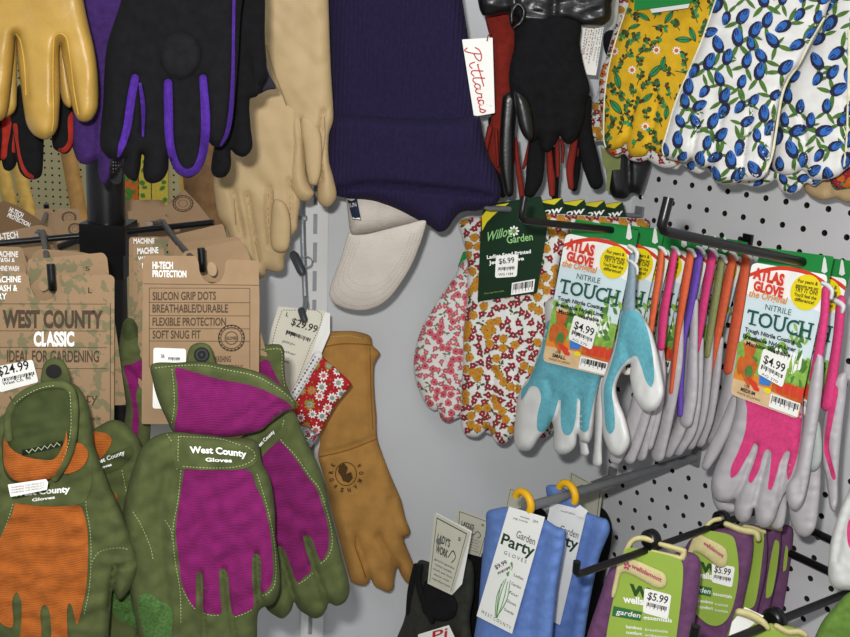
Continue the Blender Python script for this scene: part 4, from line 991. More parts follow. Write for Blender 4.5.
tT2 = thing('cotton_gloves', 'white cotton gloves printed with blue tulips, cut by the right edge of the view', 'gloves', pT2.pt(np.array([810., 90.])), GF)
g, S_ = printed(tT2, pT2, '826,-40 905,-40 895,60 880,140 862,160 851,166 845,170 838,176 828,179.5 818,180 811,179 806,173 802,170 797,172 789,175 780,174 774,170 772,160 775,130 782,95 795,68 812,44 822,20', .012, 9,
    [(P('806,174 806,150 800,110'), 2.6, .4), (P('845,170 846,140 846,100'), 3, .4), (P('790,120 795,150'), 5, .15)], lambda s, q: tulips(s, q, 15, 23, L=(14, 19)), TM, seed=8)
piping(S_, g, '849,30 849,70 848,110 847,140 844,166', .0012)
t = thing('cotton_gloves', 'blue tulip gloves whose fingertips show below the foremost tulip pairs', 'gloves', row(740, 160, .97).pt(np.array([740., 160.])), GF)
g, S_ = printed(t, row(740, 150, .985), '640,110 860,110 850,150 815,186 806,183 800,190 790,194 780,190 776,180 768,184 755,187 740,184 728,186 715,182 708,170 700,174 690,171 682,165 676,170 668,166 660,160 648,160 640,150', .008, 6, [], lambda s, q: tulips(s, q, 13.5, 31, L=(11, 15)), TM, seed=9)
t = thing('leather_glove', 'tan suede glove fingertips below the right-hand tulip gloves at the right edge', 'glove', row(830, 180, .93).pt(np.array([830., 180.])), GF)
S_ = Surf(row(830, 170, .945), P('800,140 880,140 880,202 860,205 850,203 842,201 836,198 829,199 822,200 813,197 806,192 803,184'), .009, 6, [(P('829,198 830,180'), 2.4, .4)]); q = MB(); S_.mesh(q); q.build('glove', [M('tan_suede', '#b59a72', .9, .1, 90, .3)], t)
m_mot = None
t = thing('cotton_gloves', 'multicoloured printed glove tip between the tulip gloves and the tan suede fingertips', 'gloves', row(838, 180, .93).pt(np.array([838., 175.])), GF)
g, S_ = printed(t, row(838, 170, .925), '828,140 870,140 870,190 855,188 845,189 836,190 831,184 829,170', .007, 6, [], lambda s, q: blossoms(s, q, 5, 3, R=4.5), [p_egrn, p_org, p_red, p_navy, p_gold])

# ------------------------------------------------------------------ gold and red flowered gloves on the corner hook, with the dark green card
WT = 5.
WH = (640, 216)                                     # where that hook meets the pegboard
def pxof(p): return np.array([CX + F*p[0]/p[2], CY + F*p[1]/p[2]])
WZ = along(WH, 515, WT)[2]
pW = Pl(515, 300, WZ + .036, -30)
GW = 'flower printed gloves on the corner hook'
tW = thing('cotton_gloves', 'white gloves printed with gold and red flowers under a dark green card priced $6.99', 'gloves', pW.pt(np.array([515., 300.])), GW)
g, S_ = printed(tW, pW, '459,222 480,216 520,214 560,214 570,216 566,240 560,260 556,290 550,320 546,350 542,385 530,415 518,424 514,434 506,443 500,444 495,441 491,434 488,428 484,432 478,437 470,437 464.5,434 461,424 461,400 463,360 463.5,328 467,300 466.8,258 462,238', .012, 10,
    [(P('488,430 490,405 494,370'), 2.6, .4), (P('518,424 516,400 515,370'), 2.6, .4), (P('476,250 478,330 476,380'), 6, .1), (P('515,310 520,350 528,400'), 6, .1)], lambda s, q: blossoms(s, q, 6.3, 17, R=4.3), FM, seed=3)
pWc = Pl(515, 260, WZ + .004, -30)
c = MB(); c.slab(pWc, rpoly(P('484,205 541,196 548,222 537,293 477.5,301.5 481,222'), 1.5), 0, .001); hc = c.build('hang_card', [m_hdr_d], tW)
q = MB(); fo = lambda xy, off: pWc.pt(xy, off + .0012)
flat(q, fo, P('482,216 490,206 509,203 496,213 487,222 482,231'), 0, .0004)
ink(q, fo, 'Willow', (485.5, 242), (514, 234), (-.6, -9), 1, .012, shear=.3); ink(q, fo, 'Garden', (507, 243.5), (533, 240), (-.6, -7.5), 1, .015); q.build('logo', [M('print_yellow', '#d8c926', .6, .05), M('print_pale_green', '#8fc27c', .6, .05)], hc)
q = MB(); fl2 = ell(514, 232, 4.4, 4.8, 0, 18)
for a in range(0, 360, 45): flat(q, fo, ell(514 + 3.6*math.cos(a/57.3), 231 + 3.8*math.sin(a/57.3), 1.7, 1.1, a, 8), 0, .0005)
flat(q, fo, ell(514, 231, 2, 2), 1, .0006)
ink(q, fo, 'Ladies Seed Printed', (487, 259), (531, 253), (-.3, -3.6), 0, .03); ink(q, fo, 'Jersey Glove', (489, 264.5), (524, 260), (-.3, -3.6), 0, .03); ink(q, fo, 'One size fits most', (484, 294.5), (504, 291.5), (-.2, -1.8), 1, .02)
q.build('lettering', [m_white, M('print_olive', '#6f8a3c', .6, .05)], hc)
sticker(hc, pWc, P('496,256 518.5,254 516.8,276.5 495,278'), [('$6.99', (499, 264), (514.5, 262.5), 5.5), ('WG 1184', (498.5, 275.8), (513, 274.8), 2.4)], .0012, [((498, 267.5), (514.5, 266.2), (-.1, 4.5))])
q = MB(); q.slab(pWc, P('512,283 535,279 533.5,291.5 511,295'), .0012, .0003); bars(q, pWc.on, (513, 284), (533.5, 280.5), (-.6, 10), 26, 1, .0019, 4); q.build('barcode', [m_paper, m_black], hc)
# cards and gloves behind on the same hook
d_ = -hookdir(WT)
def shift_to(px, base, dirc):
    """offset along dirc that brings the camera-space point base to image column px"""
    k = (px - CX) / F; tt = (k*base[2] - base[0]) / (dirc[0] - k*dirc[2]); return dirc * tt
b0 = pWc.cam(np.array([541., 222.]), 0.)
for i, px in enumerate((562, 584, 604, 622)):
    sft = world(shift_to(px, b0, d_)) - world(np.zeros(3))
    tk = thing('cotton_gloves', ['gold flowered gloves whose black and yellow card top shows first behind the $6.99 card', 'gold flowered gloves, second black and yellow card top behind the $6.99 card', 'gold flowered gloves, third black and yellow card top behind the $6.99 card', 'gold flowered gloves, last black and yellow card top on the corner hook'][i], 'gloves', np.array(tW.location) + sft, GW)
    gc = g.copy(); sc.collection.objects.link(gc); gc.parent = tk
    cc = MB(); cc.slab(pWc, rpoly(P('484,205 541,196 548,222 537,293 477.5,301.5 481,222'), 1.5), 0, .001)
    c0 = cc.build('hang_card', [m_hdr_d], tW); c0.parent = tk
    q = MB(); flat(q, fo, P('541,196.5 516,200.3 533,203.5'), 0, .0004); flat(q, fo, P('512,201 500,203 506,208 514,206'), 0, .0004)
    ink(q, fo, 'Willow', (496, 219), (541, 211), (-.6, -7), 1, .02, shear=.2)
    l0 = q.build('logo', [MATS['print_yellow'], m_white], tW); l0.parent = c0
# pink rose gloves behind
pK2 = Pl(445, 330, 1.235, -20)
t = thing('cotton_gloves', 'white gloves printed with pink roses, leftmost behind the gold flowered pair', 'gloves', pK2.pt(np.array([445., 330.])), GW)
g2, S_ = printed(t, pK2, '462,262 475,255 500,255 500,400 480,420 470,421 462,417 456,419 448,422.5 441,419 438,410 434,411 427,406 421,395 416,382 413.5,363 417,342 423,325 431,311 444,291 455,276', .011, 9,
    [(P('438,410 440,390 444,360'), 2.4, .4), (P('457,419 457,395 458,370'), 2.4, .35)], lambda s, q: blossoms(s, q, 5.4, 41, R=3.5), PM, seed=5)
c = MB(); c.slab(Pl(468, 265, 1.212, -20), P('463,252 500,240 500,320 474,318 458,266'), .004, .001); c.build('hang_card', [m_hdr], t)
# the hook itself: grey loop and black prong
def hook(label, hit, tilt, x_tip, r=.0035, up_=.03, mat=None, back=.012, grp='display hooks on the pegboard', lean=0., tipshape=True, name='display_hook', offs=0.):
    A = board_cam(*hit) + UPc*offs; B = along(hit, x_tip, tilt) + UPc*offs
    t = thing(name, label, 'hook', world(A), grp)
    dd = (B - A) / np.linalg.norm(B - A); u = UPc - dd*UPc.dot(dd); u /= np.linalg.norm(u); u = u + ROW*lean
    pts = [A + INTO*.01, A, A + dd*.01, A*.5 + B*.5, B - dd*.010]
    if tipshape: pts += [B - dd*.003 + u*.001, B + u*.004, B + u*.010, B + u*up_]
    q = MB(); q.tube([world(p) for p in pts], r, 12); q.build('prong', [mat or m_blk], t)
    q = MB(); q.box(world(A - INTO*.002), Wd(ROW*.006), Wd(DOWN*.012), Wd(INTO*.002)); q.build('back_plate', [mat or m_blk], t)
    return t
hook('grey steel hook in the corner holding the dark green carded flowered gloves', WH, WT, 484, .0032, .006, M('grey_wire', '#8d9093', .35, .05, metal=.6), grp='display hooks on the pegboard')
# ================================================================== nitrile gloves on bright printed cards
m_gry = M('grey_nitrile', '#b4b0b2', .42, .06, 60, .1, 400, spec=.4)
m_wni = M('white_nitrile', '#cfcfcc', .4, .05, 60, .12, 400, spec=.45)
m_blu = M('aqua_knit', '#5fa3b0', .9, .12, 300, .45, 900)
m_pnk = M('pink_knit', '#d23f78', .9, .1, 300, .45, 900)
m_orn = M('coral_knit', '#d8633f', .9, .1, 300, .45, 900)
m_vio = M('violet_knit', '#6a4ab0', .9, .1, 300, .45, 900)
m_olv = M('moss_knit', '#8a8f5c', .9, .1, 300, .45, 900)
m_gkn = M('grey_blue_knit', '#8498a2', .9, .12, 300, .5, 900)
m_cwht = M('card_white', '#f1f1ec', .5, .02, 30, 0)
m_cblu = M('card_pale_blue', '#cfe0e4', .5, .03, 20, 0)
m_csand = M('card_sand', '#d9b98c', .5, .12, 90, 0)
m_cgrn = M('card_leaf_green', '#86b04c', .5, .3, 160, 0)
m_cdgr = M('card_dark_leaf', '#4f7d3a', .5, .2, 160, 0)
m_cred = M('card_red', '#d3402c', .5, .08, 90, 0)
m_cyel = M('card_yellow', '#e6d21c', .5, .03, 30, 0)
m_cter = M('card_terracotta', '#c4622c', .5, .2, 150, 0)
m_cblue = M('card_bucket_blue', '#3f78c4', .5, .15, 150, 0)
m_cteal = M('card_ink_teal', '#1d5348', .5, .05, 90, 0)
m_cor = M('card_orange', '#de8a2a', .5, .05, 90, 0)
CM = [m_cwht, m_cblu, m_csand, m_cgrn, m_cdgr, m_cred, m_cyel, m_cter, m_cblue, m_hdr, m_cor]
def touch_card(parent, pl, Q, size='SMALL', price=True, seed=1, hdr=True):
    m = quad(*Q); rr = random.Random(seed)
    px = lambda ab: m(np.asarray(ab, float))
    q = MB(); q.slab(pl, px(rpoly([[0, .02], [.06, 0], [1, 0], [1, 1], [0, 1]], .06)), 0, .0008, 0)
    fm = lambda ab, off: pl.pt(m(ab), .0008 + off)
    L = [0.]
    def F_(poly, mi):
        L[0] += .000012; flat(q, fm, poly, mi, L[0])
    if hdr:
        q.slab(pl, px(rpoly([[.03, .10], [.10, -.12], [1.02, -.13], [1.02, .07], [.62, -.02], [.3, .0]], .02)), -.0004, .0010, 9)
    arc = np.array([[x, .085 - .36*x + .33*x*x + .0*x] for x in np.linspace(0, 1, 14)]); arc[:, 1] = np.clip(arc[:, 1], -.01, 1)
    F_(np.concatenate([arc, [[1, .0], [0, .0]]]), 9) if False else None
    F_(np.concatenate([arc + [0, -.002], arc[::-1] + [0, .028]]), 5)
    F_([[.0, .30], [1, .30], [1, .62], [0, .62]], 1); F_([[0, .24], [.3, .21], [.7, .22], [1, .26], [1, .31], [0, .31]], 1)
    F_([[0, .82], [1, .82], [1, .985], [.97, .998], [.04, .998], [.0, .97]], 2)
    F_([[.0, .80], [1, .74], [1, .86], [0, .88]], 10); F_([[.55, .78], [1, .76], [1, .90], [.55, .88]], 7)
    F_([[0, .60], [.5, .58], [1, .60], [1, .78], [0, .82]], 3)
    for i in range(26): F_(ell(rr.uniform(.02, .6), rr.uniform(.54, .72), rr.uniform(.03, .07), rr.uniform(.02, .05), 0, 9), 3 if i % 3 else 4)
    for i in range(8): F_([[.5+i*.05, .58], [.525+i*.05, .565], [.54+i*.05, .58], [.54+i*.05, .72], [.5+i*.05, .72]], 0)
    for i in range(30):
        a = rr.uniform(0, 6.28); F_(xf(LEAF*np.array([1, 1.1]), rr.uniform(.68, .95), rr.uniform(.42, .74), a, rr.uniform(.06, .12)), 4 if i % 2 else 3)
    for i in range(4): F_([[.62+i*.1, .80], [.70+i*.1, .79], [.70+i*.1, .87], [.62+i*.1, .87]], 5)
    F_([[.06, .60], [.26, .58], [.23, .68], [.11, .69]], 7); F_(ell(.16, .59, .10, .018), 2)
    F_(xf(np.array([[-.1, -.09], [.1, -.11], [.12, .09], [-.09, .07]]), .17, .78, .5), 7); F_(ell(.20, .80, .06, .05), 4); F_(ell(.07, .77, .05, .07), 7)
    F_([[.33, .72], [.56, .70], [.52, .85], [.37, .86]], 8); F_(ell(.445, .715, .115, .018), 1)
    F_(xf(np.array([[-.1, -.012], [.05, -.03], [.12, 0], [.05, .03], [-.1, .012]]), .28, .87, .35), 5); F_(ell(.5, .885, .05, .02), 6); F_(ell(.36, .9, .03, .015), 5)
    F_(ell(.76, .145, .205, .125, 0, 28), 6)
    c = q.build('hang_card', CM, parent)
    q = MB(); fi = lambda ab, off: fm(ab, .0016 + off*.2)
    def T(s_, x0, x1, y, h, mi, b=0., sh=0., dy=0.): ink(q, fi, s_, (x0, y), (x1, y + dy), (0, -h), mi, b, sh)
    T('ATLAS', .04, .45, .115, .078, 2, .06, 0, .015); T('GLOVE', .07, .47, .20, .066, 2, .06, 0, .015); T('the Original', .02, .53, .255, .05, 3, .02, .25)
    T('NITRILE', .27, .62, .325, .042, 0, .0)
    # TOUCH with slab serifs
    T('TOUCH', .05, .93, .455, .105, 0, .015)
    for x in (.05, .17, .46, .6, .8, .92): pass
    for x0, x1, y in ((.09, .19, .455), (.045, .065, .375), (.215, .235, .375), (.40, .49, .352), (.54, .60, .352), (.74, .82, .352), (.74, .82, .455), (.87, .95, .352), (.87, .95, .455)): flat(q, fi, [[x0, y-.008], [x1, y-.008], [x1, y+.004], [x0, y+.004]], 0, .0002)
    T('Tough Nitrile Coating', .05, .74, .515, .03, 4, .03); T('Breathable Nylon Liner', .04, .78, .565, .03, 4, .03); T('Machine Washable', .10, .72, .612, .03, 4, .03)
    q.build('lettering', [m_cteal, m_cyel, m_cred, m_cor, m_black], c)
    q = MB()
    for i, s_ in enumerate(('For years &', 'seasons we say', 'TRY IT ON!', 'You\'ll feel the', 'difference!')): T(s_, .61 + .02*(i in (0, 4)), .91 - .02*(i in (0, 4)), .085 + i*.033, .024 if i != 2 else .03, 0, .02)
    q.build('badge_lettering', [m_black], c)
    q = MB()
    T('SIZE', .17, .25, .915, .018, 0, .0); T(size, .13, .34, .95, .026, 0, .03); T('MADE IN JAPAN', .09, .42, .978, .016, 0, .0)
    q.build('size_lettering', [m_black], c)
    q = MB(); flat(q, fi, [[.56, .895], [.985, .895], [.985, .99], [.56, .99]], 0, .0012); bars(q, fi, (.58, .905), (.97, .905), (0, .062), 24, 1, .0035, seed); T('0 33313 00370 3', .6, .95, .986, .014, 1, 0); q.build('barcode', [m_paper, m_black], c)
    if price:
        st = lambda ab, off: pl.pt(m(ab), .0026 + off*.2)
        q = MB(); q.slab(pl, px(rpoly([[.34, .60], [.72, .635], [.70, .83], [.32, .79]], .03)), .0022, .0004, 0)
        ink(q, st, '$4.99', (.37, .70), (.68, .728), (.006, -.06), 1, .012); ink(q, st, 'AG 370', (.38, .79), (.62, .812), (.0, -.018), 1, 0)
        bars(q, st, (.36, .715), (.68, .745), (-.004, .04), 20, 1, .0006, seed+3); q.build('price_sticker', [m_paper, m_black], c)
    return c
def sub(pl, d):
    p = Pl(0, 0, 1); p.U, p.V, p.N = pl.U, pl.V, pl.N; p.O = pl.O + pl.N*d; return p
def moved(pl, v):
    p = Pl(0, 0, 1); p.U, p.V, p.N = pl.U, pl.V, pl.N; p.O = pl.O + v; return p
def strip(par, pl, path, w, mat, T=.006, name='finger', wr=0.):
    p = P(path); o = stroke(p, w); s_ = Surf(pl, o, T, max(2.4, float(np.max(w))/2.1), sm=False, wr=wr, ws=9); q = MB(); s_.mesh(q, step=2.8); return q.build(name, mat, par), s_
def tie(par, pl, x, y):
    q = MB(); q.slab(pl, P(f'{x-3},{y+15} {x-1},{y+2} {x},{y} {x+1.4},{y+3} {x+3},{y+15} {x},{y+17}'), .010, .0012); return q.build('plastic_tie', m_clip, par)
GT = 'nitrile gloves on the middle hook'; GT2 = 'nitrile gloves on the right-hand hook'
T1h = (748, 244.5); T1t = 7.6
z1 = along(T1h, 612, T1t)[2]
pT1 = row(612, 229, z1)
hook('black hook with an upturned tip holding the blue-aqua gloves and the row of coloured gloves', T1h, T1t, 520.5, up_=.022)
t1 = thing('nitrile_gloves', 'aqua blue gloves with white fingertips on a garden-picture card, foremost of their row', 'gloves', pT1.pt(np.array([600., 300.])), GT)
Q1 = [(566, 233), (634, 247), (606, 376.5), (542.5, 361)]
touch_card(t1, pT1, Q1, 'SMALL', seed=2)
tie(t1, pT1, 629, 223)
out = P('548,300 600,300 615,340 606,365 601,377 596,400 592.5,433 588.5,443 581,441 577.8,434 575.5,446 568,453.7 559,454.4 553.7,448 553.5,429 551,421 546,430 539,438 531,449.8 522,451 515.5,446 513.8,434 516,412 518,396 524,384 531,374 538,353 545,330')
S_ = Surf(sub(pT1, -.018), out, .012, 9, [(P('561,396 557,412 552,424'), 2.6, .45), (P('580,396 579,415 578,436'), 2.2, .5), (P('548,380 551,395'), 3, .3)], wr=.0008, ws=16, seed=3)
q = MB(); S_.mesh(q, step=2.8); g = q.build('glove', [m_wni], t1)
q = MB(); S_.patch(q, P('550,320 600,330 606,360 600,379 594,400 590,420 588,430 584,432 580,428 580,400 577.5,398 576,415 573.5,428 570,434.5 564.5,434.5 561,425 560.5,400 558.5,400 555,412 549,426 542,432 537.5,430 537.5,415 541,398 538,388 531,386 525,395 521,400 522,390 528,382 533,370 541,350'), .001, drop=.0012); q.build('back_panel', [m_blu], g)
strip(t1, sub(pT1, -.03), '583,395 582,420 583,440 585,452', [9, 9, 8, 9], m_wni); strip(t1, sub(pT1, -.034), '600,380 599,420 598,445 597.5,462', [10, 9, 8, 10], m_wni)
# second glove of the pair, folded to the right of the card
pf = sub(pT1, .010)
out = P('621,312 628,306 638,310 645,320 651,330 657,350 662,375 664,392 661.5,402 655.5,410 646,411.5 640,407 634,396 630,378 630.5,364 626,366 620,375 616,388 619,402 624,414 628,428 630,440 627,449 620,456 612,454 607,446 603.5,436 602,410 601,385 606,370 613,350 618,330')
Sg = Surf(pf, out, .010, 8, [(P('630.5,362 626,352 624,340'), 4, .3)], wr=.0007, ws=14, seed=5)
q = MB(); Sg.mesh(q, step=2.8); g = q.build('glove', [m_wni], t1)
q = MB(); Sg.patch(q, P('622,312 630,309 638,312 645,323 650,340 653,360 654,378 651,387 646,381 641,366 636,356 630,358 622,366 615,378 612,392 614,410 614.5,428 610,434 606,428 604,405 604,387 609,370 615,350 619,330'), .001, drop=.0012); q.build('back_panel', [m_blu], g)
s_, _ = strip(g, sub(pT1, .014), '632,256 632,275 630,295 628.5,318', [6, 9, 11, 14], m_gkn, .006, 'cuff')
strip(g, sub(pT1, .016), '629,246 633,248 637,253 636,262', [4, 5, 5, 4], m_wni, .004, 'cuff_hem')
strip(g, sub(pT1, .017), '628,260 632,262 637,268 637,274', [3, 4, 4, 3], m_wni, .004, 'cuff_hem')
# the row behind: (card edge, knit colour, label, coloured cuff path and widths, grey fingers)
bT = pT1.cam(np.array([632., 245.])); dT = -hookdir(T1t)
UN = [(657, m_orn, 'coral orange and grey gloves, first behind the aqua blue pair', [('662,250 659,275 655,300 650,335', [6, 7, 7, 6])], [('648,330 643,380 630,430 616,458', [10, 14, 14, 13]), ('652,350 648,400 637,440 630,458', [9, 12, 12, 12])]),
      (669, m_pnk, 'pink and grey gloves, second behind the aqua blue pair', [('675,250 669,285 664,312 661,347', [7, 8, 9, 8])], [('663,300 659,350 653,400 641,455', [6, 10, 14, 12]), ('660,345 661,380 655,420 648,445', [8, 10, 11, 11])]),
      (686, m_orn, 'coral orange gloves between the pink pair and the violet pair', [('691,252 686,280 682,305 677,340 671,392', [8, 9, 8, 6, 5])], [('680,318 677,360 670,400 658,455', [8, 12, 14, 14])]),
      (696, m_vio, 'violet and grey gloves in the row behind the aqua blue pair', [('700,250 696,275 691,303 684,340 680.5,380 680,414', [8, 9, 8, 6, 7, 6])], [('695,302 693,350 691,395 686,421', [7, 10, 13, 14]), ('690,340 687,400 679,430 668,452', [8, 12, 13, 12])]),
      (707, m_pnk, 'pink and grey gloves behind the violet pair', [('713,252 706,290 700,325 696,350', [9, 9, 9, 8])], [('700,340 697,390 690,430 678,450', [8, 11, 13, 12])]),
      (717, m_olv, 'moss green and grey gloves in the row of coloured gloves', [('722,258 717,290 712,320 707,355', [7, 8, 8, 7])], [('711,330 706,380 700,420 690,444', [7, 11, 12, 12])]),
      (727, m_orn, 'coral orange gloves just behind the moss green pair', [('733,255 724,300 715,345 707,380 703,404', [9, 10, 9, 8, 7])], [('720,340 714,385 707,420 700,441', [8, 11, 13, 12])]),
      (741, m_orn, 'coral orange gloves at the very back of the middle hook against the pegboard', [('747,255 740,300 733,340 728,370', [9, 11, 11, 10])], [('735,345 728,390 720,420 712,438', [9, 13, 14, 13]), ('742,330 738,380 731,415 726,432', [8, 11, 12, 10])])]
for i, (px, mt, lbl, cuffs, fing) in enumerate(UN):
    sh = shift_to(px, bT, dT); pli = moved(pT1, sh)
    tt = thing('nitrile_gloves', lbl, 'gloves', np.array(t1.location) + WM @ sh, GT)
    # the card of this pair is the same card, further back
    src = [o for o in t1.children if o.name.startswith('hang_card')][0]
    cc = src.copy(); sc.collection.objects.link(cc); cc.parent = tt
    for ch in src.children:
        if ch.name.startswith('price') and i % 2 == 0: continue
        c3 = ch.copy(); sc.collection.objects.link(c3); c3.parent = cc
    if i < 7 and i not in (1, 3): tie(tt, pli, px - 2, 224 + (px - 632)*.125)
    pg = sub(pli, .006)
    for k, (pa, ww) in enumerate(fing): strip(tt, sub(pg, -.004*k), pa, ww, m_gry, .006, 'finger', .0005)
    for pa, ww in cuffs:
        o, s_ = strip(tt, sub(pg, .004), pa, ww, mt, .005, 'cuff', .0004)
        p0 = P(pa)[0]; strip(o, sub(pg, .007), f'{p0[0]-3},{p0[1]-3} {p0[0]+1},{p0[1]-1} {p0[0]+4},{p0[1]+4}', [3, 4.5, 4], m_wni, .003, 'cuff_hem')

# ------------------------------------------------------------------ pink pair, nearest the camera
T2t = 11.5
p2c = ray(803, 262)*.90
def on_board(p, tilt):
    d = -hookdir(tilt); return p + d * ((BO - p).dot(INTO) / d.dot(INTO))
hit2 = pxof(on_board(p2c, T2t))
hook('thick black hook with an upturned tip holding the pink gloves', tuple(hit2), T2t, 660.5, .0042, up_=.026)
pT2_ = row(803, 262, along(hit2, 803, T2t)[2])
t2 = thing('nitrile_gloves', 'pink gloves with grey fingers on a garden-picture card, foremost on the right-hand hook', 'gloves', pT2_.pt(np.array([790., 350.])), GT2)
Q2 = [(752, 262), (828.5, 275), (798, 419), (730.5, 394)]
c_front = touch_card(t2, pT2_, Q2, 'MEDIUM', seed=7)
tie(t2, pT2_, 824.5, 256.5)
pb = sub(pT2_, -.016)
out = P('741,380 800,390 803,410 802,435 800,455 797,475 790,487 783,497 778,510 774,521 768,527 761,527.5 756,522 754,508 750,519 743,522.5 736.5,519 734,511 735,499 731,501 724,502.5 716,500 711.5,492 711.5,480 716,466 723,450 730,430 735,412')
S_ = Surf(pb, out, .012, 9, [(P('756.5,445 748,470 736,498'), 2.6, .5), (P('768,452 762,475 755,503'), 2.6, .5), (P('788,453 784,475 779,500'), 2.6, .45)], wr=.0008, ws=16, seed=4)
q = MB(); S_.mesh(q, step=2.8); g = q.build('glove', [m_gry], t2)
q = MB(); S_.patch(q, P('747,390 800,400 801,430 798,452 793,470 788,480 787,468 790,452 786,451 780,462 776,476 771,490 768,489 770,470 771,452 767,449 763,455 759,470 751,483 748,480 754,462 758,447 754.5,443 750,452 744,462 737,474 731,478 731,468 738,452 745,432 747,412'), .001, drop=.0012); q.build('back_panel', [m_pnk], g)
strip(t2, sub(pb, -.010), '735,400 724,430 714,450 706,466', [10, 13, 13, 9], m_gry); strip(t2, sub(pb, -.014), '716,485 719,500 724,507 731,508', [10, 12, 12, 10], m_gry)
strip(t2, sub(pb, -.012), '780,490 779,510 777,522', [14, 15, 15], m_gry)
out = P('793,470 800,440 812,445 820,462 821,480 819,505 815.5,527 811,534 805.5,537 799,535.5 794.5,531 790.5,519 789,500')
Sg = Surf(sub(pb, -.008), out, .010, 9, [], wr=.0007, ws=14, seed=6); q = MB(); Sg.mesh(q, step=2.8); g = q.build('glove', [m_gry], t2)
q = MB(); Sg.patch(q, P('798,460 806,462 807,475 803,492 799,503 795,505 797,485'), .001); q.build('back_panel', [m_pnk], g)
# folded second glove in front of the card
pf = sub(pT2_, .010)
strip(t2, pf, '826,290 824,320 819,352 814,380', [9, 9, 10, 10], m_pnk, .006, 'cuff')
Sg = Surf(pf, P('817,352 823,356 823,380 821,400 818,420 814,445 810.5,468 807,488 803,502 799,508 795,510.5 790.5,508 787.5,502 786,490 788,483 793,477 797,464 802,436 807,400 811,375'), .009, 7, [(P('800,480 798,495'), 3, .2)], wr=.0006, ws=12, seed=8); q = MB(); Sg.mesh(q, step=2.8); q.build('finger', [m_gry], t2)
Sg = Surf(sub(pT2_, -.004), P('808,425 818,420 822,440 822,456 819.5,466 813,471.5 806,467 804,450'), .007, 7); q = MB(); Sg.mesh(q, step=2.8); tb = q.build('thumb', [M('grey_nitrile_cool', '#a3aaa6', .42, .06, 60, .1, 400)], t2)
strip(t2, sub(pT2_, .014), '822,283 827,285 832,291 831,298', [4, 5, 5, 4], m_wni, .004, 'cuff_hem')
# second pink pair
bP = pT2_.cam(np.array([826., 275.])); sh = shift_to(845, bP, -hookdir(T2t)); pl2 = moved(pT2_, sh)
tt = thing('nitrile_gloves', 'pink and grey gloves on a garden-picture card behind the foremost pink pair', 'gloves', np.array(t2.location) + WM @ sh, GT2)
cc = c_front.copy(); sc.collection.objects.link(cc); cc.parent = tt
for ch in c_front.children: c3 = ch.copy(); sc.collection.objects.link(c3); c3.parent = cc
tie(tt, pl2, 842, 259)
pg = sub(pl2, .008)
strip(tt, pg, '841,300 838,335 833,370 827,405', [10, 10, 11, 13], m_pnk, .006, 'cuff')
strip(tt, sub(pg, .004), '832,299 838,302 843,306 842,312', [4, 6, 6, 4], m_wni, .004, 'cuff_hem')
Sg = Surf(sub(pg, -.006), P('832,380 846,372 846,395 843,420 840,450 838,480 837.5,503 834,512 830,507 826,478 822,463 821,445 825,410'), .009, 7, [(P('826,440 830,470 833,500'), 2.6, .3)], wr=.0006, ws=12); q = MB(); Sg.mesh(q, step=2.8); g = q.build('glove', [m_gry], tt)
q = MB(); Sg.patch(q, P('833,385 838,388 836,405 832,425 829,445 832,462 836,478 833,480 828,465 824,450 826,425'), .001); q.build('back_panel', [m_pnk], g)
# glove tip at the right edge
pE = row(850, 540, .86)
t = thing('nitrile_gloves', 'white coated glove fingers entering at the right edge below the pink gloves', 'gloves', pE.pt(np.array([850., 540.])))
S_ = Surf(pE, P('860,470 900,470 900,600 870,596 852,590.5 840,589.8 832,586 828.5,577 828.5,560 831,540 838,515 848,492'), .012, 9, [(P('852,500 842,530 836,560'), 3, .3)], wr=.0006); q = MB(); S_.mesh(q, step=3); g = q.build('glove', [m_wni], t)
q = MB(); S_.patch(q, P('849,520 858,515 858,545 850,548 847,535'), .001); q.build('back_panel', [m_pnk], g)
# ================================================================== grey rails with the blue socks-like gloves and cream tags
m_rail = M('grey_rail_paint', '#77797a', .45, .08, 60, .05, metal=.3)
RH = (697, 456.5)
hook('thick grey display hook carrying the periwinkle blue gloves', RH, .2, 517, .0052, mat=m_rail, tipshape=False)
TH_ = (613, 476.)
hook('thin grey display hook in the corner carrying the cream tagged gloves', TH_, -3.5, 431, .0036, mat=m_rail, tipshape=False)
m_bl = M('periwinkle_suede', '#6382c0', .95, .1, 120, .3, 1300)
m_ring = M('yellow_plastic', '#d9a514', .4, .08, 60, .02)
def garden_party(lbl, ringpx, outg, tag, front):
    Z = along(RH, ringpx[0], .2)[2]; pl = row(ringpx[0], ringpx[1], Z)
    t = thing('gardening_gloves', lbl, 'gloves', pl.pt(np.array(ringpx, float)), 'blue suede gloves on the grey hook')
    S_ = Surf(sub(pl, -.012), outg, .014, 11, [(np.array([[ringpx[0]-8., ringpx[1]+30], [ringpx[0]-14, ringpx[1]+120]]), 5, .15)] + ([(P('545,540 536,590 530,640'), 6, .2)] if front else [(P('592,520 580,570 566,640'), 6, .2)]), wr=.0012, ws=16, seed=4)
    q = MB(); S_.mesh(q); g = q.build('glove', [m_bl], t)
    q = MB(); n = 24; R = 11.5*Z/F; c = pl.cam(np.array(ringpx, float), .004)
    q.tube([world(c + pl.U*R*math.cos(a)*1.0 + pl.V*R*math.sin(a)) for a in np.linspace(-2.9, .4, n)], .0042, 8); q.build('hanger', [m_ring], t)
    pt = sub(pl, .006); q = MB(); q.slab(pt, P(tag), 0, .0008); tg = q.build('hang_tag', [m_cwht], t)
    return t, pt, tg
t, pt, tg = garden_party('periwinkle blue suede gloves with a white tag priced $9.99, foremost on the grey hook', (523, 503), P('507,507 498,508 487,512 486,526 482,560 479,600 474,700 545,700 552,640 557,590 562,560 565.5,540 565,530 556,526 545,519 530,513'), '509,506.5 545,517 512,634 476.5,616', True)
